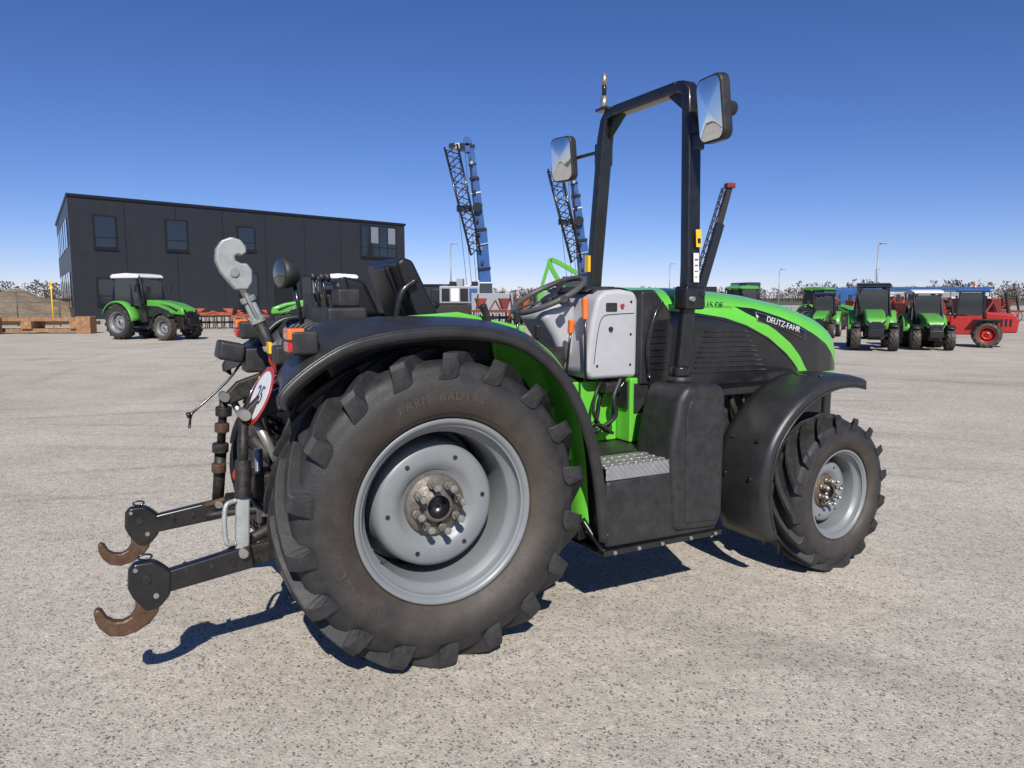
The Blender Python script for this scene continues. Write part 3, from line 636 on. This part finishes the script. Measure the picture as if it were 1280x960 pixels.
# ------------------------------------------------------------------ implements
def implement(loc,rot,m,w=2.6,h=1.3):
    e=empty('farm_implement',loc,rot)
    for y in(0,.9,1.8): beam('frame_beam',(-w/2,y,.75),(w/2,y,.75),.12,.12,m,.01)
    for x in(-w/2+.2,0,w/2-.2): beam('cross_beam',(x,0,.76),(x,1.8,.76),.1,.1,m,.01)
    n=int(w/.35)
    for i in range(n):
        x=-w/2+.2+i*(w-.4)/(n-1)
        for y in(0,.9):
            tube('tine',[(x,y,.72),(x,y-.16,.5),(x,y-.05,.25),(x,y+.14,.04)],.022,IRON,sm=3,n=6)
        cyl('roller_disc',(x,1.85,.3),(x+.03,1.85,.3),.28,IRON,n=16)
    cyl('roller_axle',(-w/2,1.85,.3),(w/2,1.85,.3),.05,IRON)
    for s in(-1,1):
        beam('headstock',(s*.4,0,.7),(0,-.1,h),.08,.08,m,.01)
        extr('hopper',[(s*.72-.34,h+.12),(s*.72+.34,h+.12),(s*.72+.12,.85),(s*.72-.12,.85)],.5,1.2,m,.03)
        beam('folded_wing',(s*w*.45,.2,.8),(s*w*.40,.3,h+.35),.08,.1,IRON,.01)
        beam('roller_arm',(s*w*.42,1.6,.75),(s*w*.42,1.85,.3),.08,.1,m,.01)
implement((18.3,40,0),.3,ORED); implement((20.8,41,0),.1,DRED,2.4,1.5); implement((23.2,43,0),-.2,ORED,2.8)
implement((26.0,42,0),.2,DRED,2.4); implement((1.6,42,0),.5,ORED,2.4,1.4); implement((-1.0,44,0),.2,DRED,2.4,1.4)
implement((17.6,31,0),.2,DRED,2.2,1.2); implement((-11.0,31.5,0),.3,ORED,1.6,.9); implement((29,44,0),.2,DRED,2.6,1.3)
implement((20.5,32,0),.1,DRED,2.2,1.4); implement((-14.6,36.5,0),.3,ORED,2.6,.9)
# ------------------------------------------------------------------ cranes
def lattice(p0,p1,w0,w1,m,n=14,r=.05):
    p0,p1=Vector(p0),Vector(p1); s,u=frame(p1-p0,Vector((0,1,0))); C=[(-1,-1),(1,-1),(1,1),(-1,1)]
    for a,b in C: cyl('lattice_chord',p0+(s*a+u*b)*w0/2,p1+(s*a+u*b)*w1/2,r,m,n=6)
    for i in range(n):
        t0,t1=i/n,(i+1)/n; 
        for q in range(4):
            a=C[q];b=C[(q+1)%4]
            if i%2: a,b=b,a
            A_=p0.lerp(p1,t0)+(s*a[0]+u*a[1])*(w0+(w1-w0)*t0)/2; B_=p0.lerp(p1,t1)+(s*b[0]+u*b[1])*(w0+(w1-w0)*t1)/2
            cyl('lattice_brace',A_,B_,r*.6,m,n=5)
def crane(loc,h,nm='crawler_crane'):
    empty(nm,loc,0)
    for s in(-1,1):
        extr('crawler_track',[(-2.2,.35),(-1.9,.05),(1.9,.05),(2.2,.35),(2.2,.7),(1.9,.95),(-1.9,.95),(-2.2,.7)],s*1.2-.3,s*1.2+.3,IRON,.05)
    box('upper_house',(-2.0,1.3),(-1.3,1.3),(1.1,2.5),GALV,.06); box('cab',(1.3,2.3),(-1.35,-.3),(1.1,2.7),CAB,.05); box('cab_top',(1.25,2.35),(-1.4,-.25),(2.7,2.8),WHT,.03)
    box('counterweight',(-2.7,-2.0),(-1.2,1.2),(1.1,2.3),BLKM,.08)
    for i in range(4): box('house_panel',(-1.8+i*.75,-1.15+i*.75),(-1.33,-1.29),(1.25,2.3),[BLKM,WHT,BLKM,BLUE][i],.01)
    for i in range(5): box('engine_cover',(-1.8+i*.6,-1.3+i*.6),(-1.0,1.0),(2.5,2.62+.25*(i%3)),[BLUE,BLKM,GALV,WHT,BLKM][i],.03)
    beam('boom_section_lower',(1.75,0,2.2),(1.35,0,h*.5),.95,.85,BLUE,.04)
    beam('boom_section_mid',(1.37,0,h*.48),(.85,0,h*.78),.70,.70,BLUE,.03)
    for t,th,w_,m_ in((.27,.18,1.1,BLKM),(.41,.10,1.02,GALV),(.49,.22,.98,BLKM),(.63,.12,.82,BLKM),(.70,.10,.78,WHT),(.775,.25,.78,BLKM),(.86,.1,.66,BLKM)):
        cx=1.75-.4*(t-.16)/.34 if t<.5 else 1.37-.52*(t-.48)/.30
        beam('boom_collar',(cx,-.05,h*t),(cx-.02,-.05,h*t+th),w_,w_*.95,m_,.01)
    for k in range(8):
        z=h*(.3+.08*k); box('boom_cleat',(1.62-.13*k*.9-.25,1.62-.13*k*.9-.05),(-.62,-.40),(z,z+.25),[IRON,GALV,BLKM][k%3],.01)
    cyl('boom_hose_reel',(1.1,-.7,h*.62),(1.1,-.45,h*.62),.4,BLKM,n=16)
    beam('boom_side_pipe',(1.2,-.5,3.0),(.55,-.45,h*.9),.10,.10,BLKM,.01)
    beam('boom_section_top',(.87,0,h*.76),(.50,0,h*.97),.55,.55,BLUE,.03)
    lattice((.95,-.2,h*.36),(-1.0,-.2,h*.96),.85,1.05,BLKM,14,.075)
    for k in range(4): box('head_part',(.1-.4*k,.5-.4*k),(-.4,.4),(h*.93+.12*k,h*.98),[BLUE,BLKM,STEEL,BLKM][k],.02)
    box('boom_head',(-1.2,.9),(-.3,.3),(h*.955,h*.975),BLKM,.03); cyl('sheave',(.3,-.4,h*.99),(.3,.4,h*.99),.35,BLUE,n=16)
    box('winch_mid',(-.6,.6),(-.4,.4),(h*.60,h*.635),BLKM,.03)
    for k in range(3): cyl('crane_cable',(-.9+.5*k,-.5,h*.95),(.2+.4*k,-.5,2.6),.02,BLKM,n=5)
crane((-3.9,62,0),14.2); crane((4.5,64,0),12.8)
e=empty('mobile_crane',(13.6,52,0),math.radians(10))
box('carrier',(-3,3.2),(-1.2,1.2),(.7,1.4),DRED,.05)
for x in(-2.2,-1.0,1.4,2.5):
    for s in(-1,1): cyl('carrier_wheel',(x,s*1.25,.5),(x,s*.9,.5),.5,RUB,n=24)
box('carrier_cab',(2.2,3.3),(-1.2,1.2),(1.4,2.6),CAB,.08); box('turret',(-1.6,.2),(-1,1),(1.4,2.3),BLKM,.06)
beam('boom_main',(-.6,0,2.0),(.7,0,6.6),.5,.55,BLKM,.03); beam('boom_tip',(.65,0,6.4),(1.35,0,9.1),.32,.35,IRON,.03)
lattice((-.95,0,2.4),(1.0,0,9.0),.35,.3,IRON,16,.04); box('boom_head',(1.05,1.65),(-.3,.3),(9.0,9.35),DRED,.05)
empty('green_excavator',(2.6,37,0),0)
for s in(-1,1): extr('track',[(-1.4,.3),(-1.2,.05),(1.2,.05),(1.4,.3),(1.4,.5),(1.2,.75),(-1.2,.75),(-1.4,.5)],s*.9-.22,s*.9+.22,IRON,.04)
box('house',(-1.4,.8),(-1.0,1.0),(.85,1.9),GRN2,.08); box('cab',(-.1,1.0),(.2,1.0),(.9,2.6),CAB,.05)
GE=mat('excavator_green',(.09,.36,.03),.4,0,.1)
rect_sweep('boom',cr([(.2,0,1.6),(-.55,0,2.8),(-.75,0,3.3),(-.5,0,3.35),(.6,0,2.75)],4),.22,.25,GE)
rect_sweep('stick',[(-1.15,0,1.2),(-1.1,0,2.2),(-.75,0,3.35)],.16,.22,GE)
extr('bucket',[(-1.4,1.2),(-1.0,1.25),(-.9,.9),(-1.1,.6),(-1.5,.7)],-.35,.35,IRON,.02)
def lamp(x,y,h):
    empty('street_lamp',(x,y,0),0); cyl('pole',(0,0,0),(0,0,h),.10,GALV,r2=.05,n=10); cyl('base_plate',(0,0,0),(0,0,.06),.22,GALV,n=12)
    beam('lamp_arm',(0,0,h-.03),(.5,0,h+.05),.06,.05,GALV,.01); box('lamp_head',(.1,.75),(-.13,.13),(h+.02,h+.13),GALV,.03)
lamp(-6.5,80,7.2); lamp(21,100,6.0); lamp(34.9,98,5.2); lamp(34,70,6.5); lamp(-37,70,4.5); lamp(58,120,6)
# ------------------------------------------------------------------ building
def cladding():
    m=mat('dark_metal_cladding',(.030,.032,.037),.42,.2,.08,1.2)
    nt=m.node_tree;N=nt.nodes;L=nt.links;b=N['Principled BSDF']; tc=N.new('ShaderNodeTexCoord')
    w=N.new('ShaderNodeTexWave'); w.inputs['Scale'].default_value=2.2; w.bands_direction='Z'; w.wave_profile='SIN'
    L.new(tc.outputs['Object'],w.inputs[0]); bp=N.new('ShaderNodeBump'); bp.inputs['Strength'].default_value=.25; bp.inputs['Distance'].default_value=.015
    L.new(w.outputs['Fac'],bp.inputs['Height']); L.new(bp.outputs[0],b.inputs['Normal']); return m
CLAD=cladding(); WIN=mat('window_glass',(.015,.02,.026),.04,0,.1,coat=1); FRM=mat('window_frame',(.012,.012,.013),.4)
WINL=mat('window_blind_grey',(.20,.22,.24),.2,0,.1,coat=.6)
A_=Vector((-24,41,0)); B_=Vector((-8.2,57.7,0)); dx=(B_-A_); Lb=dx.length; ang=math.atan2(dx.y,dx.x)
empty('office_warehouse_building',A_,ang)
Hb=7.0
sd=Matrix.Rotation(-ang,3,'Z')@(Vector((-34.9,58.0,0))-A_)
poly=[(0,0),(Lb,0),(Lb+sd.x,sd.y),(sd.x,sd.y)]
extr('walls',poly,0,Hb,CLAD,0,axis='z')
extr('roof_coping',[(-.08,-.08),(Lb+.08,-.08),(Lb+sd.x+.08,sd.y+.08),(sd.x-.08,sd.y+.08)],Hb+.003,Hb+.16,FRM,.01,axis='z')
extr('plinth',[(-.03,-.03),(Lb+.03,-.03),(Lb+sd.x+.03,sd.y+.03),(sd.x-.03,sd.y+.03)],0,.35,CONC,0,axis='z')
for k in range(1,8): box('panel_joint',(k*Lb/8-.02,k*Lb/8+.02),(-.012,.02),(.36,Hb),FRM,0)
def window(x0,x1,z0,z1,n=1):
    box('window_frame',(x0-.07,x1+.07),(-.05,.02),(z0-.07,z1+.07),FRM,.01)
    w=(x1-x0)/n
    for i in range(n):
        box('window_pane',(x0+i*w+.04,x0+i*w+w-.04),(-.062,-.045),(z0+.03,z1-.03),WIN,0)
        if i%2==1: box('window_blind',(x0+i*w+.06,x0+i*w+w-.06),(-.068,-.0625),(z0+(z1-z0)*.45,z1-.05),WINL,0)
    box('window_mullion',(x0-.02,x1+.02),(-.075,-.063),(z0+(z1-z0)*.30,z0+(z1-z0)*.30+.06),FRM,0)
    box('window_sill',(x0-.1,x1+.1),(-.12,-.051),(z0-.12,z0-.072),FRM,.005)
window(1.25,2.35,4.35,6.05); window(5.15,6.35,4.4,6.1); window(9.6,10.7,4.6,6.0); window(19.0,22.1,4.55,6.75,4)
window(1.25,2.35,1.2,2.6); window(9.6,10.8,.9,3.1); window(14.0,15.6,1.0,3.0,2)
box('entrance_door',(12.0,13.3),(-.05,.02),(.0,2.5),FRM,.01)
sv=Vector((sd.x,sd.y,0)); sn=sv.normalized(); so=Vector((-sn.y,sn.x,0))
for t in(.08,.22,.38,.52,.68,.82):
    for z0,z1 in((4.4,6.0),(1.0,3.0)):
        a=sv*t+so*.03; b=sv*(t+.09)+so*.03
        o=mk('side_window',[(a.x,a.y,z0),(b.x,b.y,z0),(b.x,b.y,z1),(a.x,a.y,z1)],[(0,1,2,3)],WIN)
        s_=o.modifiers.new('s','SOLIDIFY'); s_.thickness=.06; s_.offset=0
empty('low_office_annex',(-9,66,0),0); box('walls',(0,5),(0,6),(0,2.6),CLAD,0); box('roof_edge',(-.1,5.1),(-.1,6.1),(2.603,2.75),FRM,.01)
for x in(.6,2.2,3.8): box('annex_window',(x,x+.8),(-.03,.02),(1.1,2.2),WIN,0)
# ------------------------------------------------------------------ left side clutter
empty('steel_beam_stack',(-22,32,0),math.radians(4))
for i,(x0,x1,y,z,m) in enumerate(((-6,3.6,0,.15,WOOD),(-5,3.2,.5,.15,RUST),(-6,3.4,.1,.62,WOOD),(-3,3.7,1.0,.45,RUST))):
    beam('long_beam',(x0,y,z),(x1,y,z),.16,.16,m,.01)
for x in(-3.2,-1.0,1.2,3.2): box('support_block',(x-.22,x+.22),(-.2,.9),(.22,.54),WOOD if x>0 else CONC,.02)
box('end_crate',(3.3,3.9),(-.3,.3),(0,.75),WOOD,.02)
box('end_crate_b',(-1.2,.3),(-.9,-.3),(0,.72),WOOD,.02)
def heap(nm,loc,rx,ry,h,m):
    empty(nm,loc,0); rows=[]
    from mathutils import noise
    for i in range(41):
        row=[]
        for j in range(25):
            u=i/20-1;w=j/12-1; r=math.sqrt(u*u+w*w); z=h*max(0,1-r)**.8
            z+=(.14*h*noise.noise(Vector((u*4,w*4,3)))+.07*h*noise.noise(Vector((u*11,w*11,3))))*min(1,max(0,1-r)*3); row.append((u*rx,w*ry,z-.01))
        rows.append(row)
    grid('heap_surface',rows,m,smooth=False)
SOIL=mat('soil_heap',(.20,.15,.10),.95,0,.3,3,bump=.8,bscale=20)
heap('soil_heap',(-31.5,47,0),6.5,5,2.1,SOIL); heap('soil_heap',(-38,50,0),6,5,1.7,SOIL)
def fence(nm,p0,p1,h,n,m,bars=26):
    empty(nm,(0,0,0),0); p0,p1=Vector(p0),Vector(p1)
    for i in range(n+1):
        q=p0.lerp(p1,i/n); cyl('post',q,q+Vector((0,0,h)),.035,m,n=8)
    for z in(.1,h*.35,h*.68,h-.05): cyl('rail',p0+Vector((0,0,z)),p1+Vector((0,0,z)),.014,m,n=5)
    v=[];f=[]; tot=n*bars; d=(p1-p0).normalized()*.006
    for i in range(tot):
        q=p0.lerp(p1,i/tot); k=len(v); v+=[q-d,q+d,q+d+Vector((0,0,h)),q-d+Vector((0,0,h))]; f.append((k,k+1,k+2,k+3))
    mk('wires',v,f,m)
DGAL=mat('dark_fence_wire',(.10,.11,.11),.6,.3,.1)
fence('mesh_fence',(-36,40.5,0),(-24.5,40.5,0),1.9,5,DGAL)
fence('mesh_fence',(27,50,0),(44,48,0),2.0,8,DGAL)
fence('mesh_fence',(-2,72,0),(40,76,0),1.8,14,DGAL,12)
empty('yellow_post',(-21.2,34.5,0),0); cyl('post',(0,0,0),(0,0,2.35),.03,YEL,n=10); box('post_plate',(-.08,.08),(-.02,.02),(1.95,2.1),YEL,.01)
empty('storage_shed',(31,66,0),0); SH=mat('light_metal_sheet',(.50,.52,.53),.5,.1,.1,2)
extr('walls',[(0,0),(11,0),(11,8),(0,8)],0,2.3,SH,0,axis='z'); extr('roof',[(-.3,-.3),(11.3,-.3),(11.3,8.3),(-.3,8.3)],2.303,2.5,BLUE,.02,axis='z')
for k in range(5): box('door',(.6+k*2.1,2.0+k*2.1),(-.04,.01),(0,2.0),GALV,.01)
for i,(x,y,c,h) in enumerate(((26.5,57,GALV,1.5),(30.5,56,DRED,1.5),(36,60,WHT,1.6),(44,54,BLUE,1.8),(7.5,60,BLKM,1.9),(-1.5,60,GALV,1.9))):
    empty('shipping_container',(x,y,0),random.uniform(-.2,.2)); box('body',(-1.6,1.6),(-1.1,1.1),(.12,h),c,.02)
    for k in range(12): box('rib',(-1.5+k*.26,-1.42+k*.26),(-1.13,-1.09),(.25,h-.1),c,.005)
    for sx in(-1.55,1.55): box('corner_post',(sx-.07,sx+.07),(-1.16,-1.02),(.1,h+.05),c,.005)
empty('flatbed_truck',(18.8,50,0),.05); box('truck_bed',(-3,2.2),(-1.1,1.1),(.9,1.05),GALV,.02); box('truck_cab',(2.3,3.8),(-1.1,1.1),(.6,2.2),BLUE,.12); box('truck_windscreen',(3.78,3.82),(-.95,.95),(1.3,2.0),CAB,.01)
for x in(-2.2,-1.1,3.0):
    for s in(-1,1): cyl('truck_wheel',(x,s*1.1,.48),(x,s*.8,.48),.48,RUB,n=20)
# ------------------------------------------------------------------ distant tree line
empty('distant_tree_line',(0,0,0),0)
TW=mat('bare_twigs',(.055,.043,.034),.95,0,.3,.3,spec=.1); TE=mat('evergreen_mass',(.035,.045,.022),.95,0,.4,.3,spec=.1)
def trees(nm,x0,x1,y,n,hmin,hmax,m,q=90):
    v=[];f=[]
    for _ in range(n):
        cx=random.uniform(x0,x1); cy=y+random.uniform(-12,12); h=random.uniform(hmin,hmax)
        k=len(v); v+=[(cx-.12,cy,0),(cx+.12,cy,0),(cx+.03,cy,h*.8),(cx-.03,cy,h*.8)]; f.append((k,k+1,k+2,k+3))
        for _ in range(q):
            a=random.uniform(0,6.28); rr=h*.42*math.sqrt(random.random()); zz=h*random.uniform(.0,1.0); w=math.sqrt(max(.08,1-((zz/h-.45)/.55)**2)); p=Vector((cx+rr*w*math.cos(a),cy+rr*w*math.sin(a),zz))
            d1=Vector((random.uniform(-1,1),random.uniform(-.5,.5),random.uniform(.2,1)))*h*.12; d2=Vector((random.uniform(-1,1),0,random.uniform(-1,1)))*h*.05
            k=len(v); v+=[p,p+d1,p+d1+d2,p+d2]; f.append((k,k+1,k+2,k+3))
    mk(nm,v,f,m)
trees('tree_crowns_left',-230,-110,260,140,4,7.5,TW); trees('tree_crowns_mid',-60,160,320,200,3.5,6,TW); trees('tree_crowns_right',110,330,280,230,4,8,TW); trees('evergreens',-240,330,330,240,3,5,TE)
# ------------------------------------------------------------------ ground
PAR=None
def ground_mat():
    m=D.materials.new('exposed_aggregate_concrete'); m.use_nodes=True; nt=m.node_tree;N=nt.nodes;L=nt.links;b=N['Principled BSDF']
    b.inputs['Roughness'].default_value=.9; b.inputs['Specular IOR Level'].default_value=.2
    tc=N.new('ShaderNodeTexCoord')
    def noise(sc,det=4,ro=.6,vec=None):
        n=N.new('ShaderNodeTexNoise'); n.inputs['Scale'].default_value=sc; n.inputs['Detail'].default_value=det; n.inputs['Roughness'].default_value=ro; L.new(vec or tc.outputs['Object'],n.inputs['Vector']); return n.outputs['Fac']
    def ramp(src,a,b_,c,d):
        r=N.new('ShaderNodeMapRange'); r.inputs[1].default_value=a;r.inputs[2].default_value=b_;r.inputs[3].default_value=c;r.inputs[4].default_value=d; L.new(src,r.inputs[0]); return r.outputs[0]
    def mult(c1,f_):
        x=N.new('ShaderNodeMix'); x.data_type='RGBA'; x.blend_type='MULTIPLY'; x.inputs[0].default_value=1; L.new(c1,x.inputs[6]); L.new(f_,x.inputs[7]); return x.outputs[2]
    def mixc(f_,c1,c2):
        x=N.new('ShaderNodeMix'); x.data_type='RGBA'; L.new(f_,x.inputs[0]); 
        for i,c in((6,c1),(7,c2)):
            if isinstance(c,tuple): x.inputs[i].default_value=(*c,1)
            else: L.new(c,x.inputs[i])
        return x.outputs[2]
    wn=N.new('ShaderNodeTexNoise'); wn.inputs['Scale'].default_value=40; wn.inputs['Detail'].default_value=1; L.new(tc.outputs['Object'],wn.inputs['Vector'])
    wa=N.new('ShaderNodeVectorMath'); wa.operation='MULTIPLY_ADD'; wa.inputs[1].default_value=(.012,.012,0); L.new(wn.outputs['Color'],wa.inputs[0]); L.new(tc.outputs['Object'],wa.inputs[2])
    vo=N.new('ShaderNodeTexVoronoi'); vo.inputs['Scale'].default_value=120; L.new(wa.outputs[0],vo.inputs['Vector'])
    sep=N.new('ShaderNodeSeparateColor'); L.new(vo.outputs['Color'],sep.inputs[0])
    stone=mixc(sep.outputs[0],(.28,.25,.205),(.72,.655,.55))
    mortar=ramp(vo.outputs['Distance'],.30,.62,0,1)
    c=mixc(mortar,stone,(.53,.48,.40))
    dk=ramp(sep.outputs[1],.925,.94,0,.8); c=mixc(dk,c,(.11,.10,.09))
    # sparse larger dark stones
    v2=N.new('ShaderNodeTexVoronoi'); v2.inputs['Scale'].default_value=45; L.new(wa.outputs[0],v2.inputs['Vector']); s2=N.new('ShaderNodeSeparateColor'); L.new(v2.outputs['Color'],s2.inputs[0])
    g1=ramp(s2.outputs[0],.93,.95,0,1); g2=ramp(v2.outputs['Distance'],.25,.35,.75,0); gm=N.new('ShaderNodeMath'); gm.operation='MULTIPLY'; L.new(g1,gm.inputs[0]); L.new(g2,gm.inputs[1]); c=mixc(gm.outputs[0],c,(.12,.11,.105))
    c=mult(c,ramp(noise(14,5,.75),.3,.7,.80,1.18)); c=mult(c,ramp(noise(.8,5,.6),.35,.65,.90,1.07)); c=mult(c,ramp(noise(.12,3,.5),.35,.65,.93,1.05))
    for cx,cy,s1,lo in((-6,-9,1.6,.62),(14,22,1.1,.66),(3,-14,2.2,.68)):
        mp=N.new('ShaderNodeMapping'); mp.inputs['Location'].default_value=(-cx,-cy,0); L.new(tc.outputs['Object'],mp.inputs[0])
        ln=N.new('ShaderNodeVectorMath'); ln.operation='LENGTH'; L.new(mp.outputs[0],ln.inputs[0])
        cb=N.new('ShaderNodeCombineXYZ'); L.new(ln.outputs['Value'],cb.inputs[0])
        n=N.new('ShaderNodeTexNoise'); n.inputs['Scale'].default_value=s1; n.inputs['Detail'].default_value=2; L.new(cb.outputs[0],n.inputs['Vector'])
        st=ramp(n.outputs['Fac'],.55,.66,0,1); brk=ramp(noise(.35,3,.6),.42,.60,0,1); fine=ramp(noise(6,4,.7),.3,.7,.3,1)
        mu=N.new('ShaderNodeMath'); mu.operation='MULTIPLY'; L.new(st,mu.inputs[0]); L.new(brk,mu.inputs[1]); m2=N.new('ShaderNodeMath'); m2.operation='MULTIPLY'; L.new(mu.outputs[0],m2.inputs[0]); L.new(fine,m2.inputs[1])
        c=mult(c,ramp(m2.outputs[0],0,1,1,lo))
    L.new(c,b.inputs['Base Color'])
    bp=N.new('ShaderNodeBump'); bp.inputs['Strength'].default_value=.45; bp.inputs['Distance'].default_value=.004
    inv=ramp(vo.outputs['Distance'],0,.7,1,0); L.new(inv,bp.inputs['Height']); L.new(bp.outputs[0],b.inputs['Normal'])
    return m
GM=ground_mat()
mk('concrete_yard',[(-130,-60,.004),(150,-60,.004),(150,150,.004),(-130,150,.004)],[(0,1,2,3)],GM)
GR=mat('field_grass',(.09,.10,.045),.95,0,.3,.05)
v=[(0,0,0)]+[(3000*math.cos(2*math.pi*k/64),3000*math.sin(2*math.pi*k/64),0) for k in range(64)]
mk('ground',v,[(0,1+k,1+(k+1)%64) for k in range(64)],GR)
# ------------------------------------------------------------------ sky + sun
w=D.worlds.new('World'); SC.world=w; w.use_nodes=True; N=w.node_tree.nodes; L=w.node_tree.links
sky=N.new('ShaderNodeTexSky'); sky.sky_type='NISHITA'; sky.sun_disc=False
EL=math.radians(40); tv=Vector((-.12,1,0)).normalized()
sky.sun_elevation=EL; sky.sun_rotation=math.radians(173); sky.air_density=1.0; sky.dust_density=0; sky.ozone_density=4; sky.altitude=2200
hs=N.new('ShaderNodeHueSaturation'); hs.inputs['Saturation'].default_value=1.15; L.new(sky.outputs[0],hs.inputs['Color'])
tn=N.new('ShaderNodeMix'); tn.data_type='RGBA'; tn.blend_type='MULTIPLY'; tn.inputs[0].default_value=1; L.new(hs.outputs[0],tn.inputs[6]); tn.inputs[7].default_value=(.86,.78,1.0,1)
bg=N['Background']; bg.inputs[1].default_value=.10; L.new(tn.outputs[2],bg.inputs[0])
sl=D.lights.new('sun','SUN'); sl.energy=5.0; sl.angle=math.radians(.5); sl.color=(1,.955,.89)
so_=D.objects.new('sun',sl); SC.collection.objects.link(so_); so_.location=(0,0,30)
tr=Vector((tv.x*math.cos(EL),tv.y*math.cos(EL),-math.sin(EL))); so_.rotation_euler=tr.to_track_quat('-Z','Y').to_euler()
# ------------------------------------------------------------------ camera
cam=D.cameras.new('camera'); co=D.objects.new('camera',cam); SC.collection.objects.link(co)
cam.sensor_width=36; cam.lens=930/1280*36; cam.clip_end=6000; cam.clip_start=.05
co.location=(0,0,1.54); co.rotation_euler=(math.radians(90-6.6),0,0); SC.camera=co
SC.view_settings.view_transform='Standard'; SC.view_settings.look='None'; SC.view_settings.exposure=0
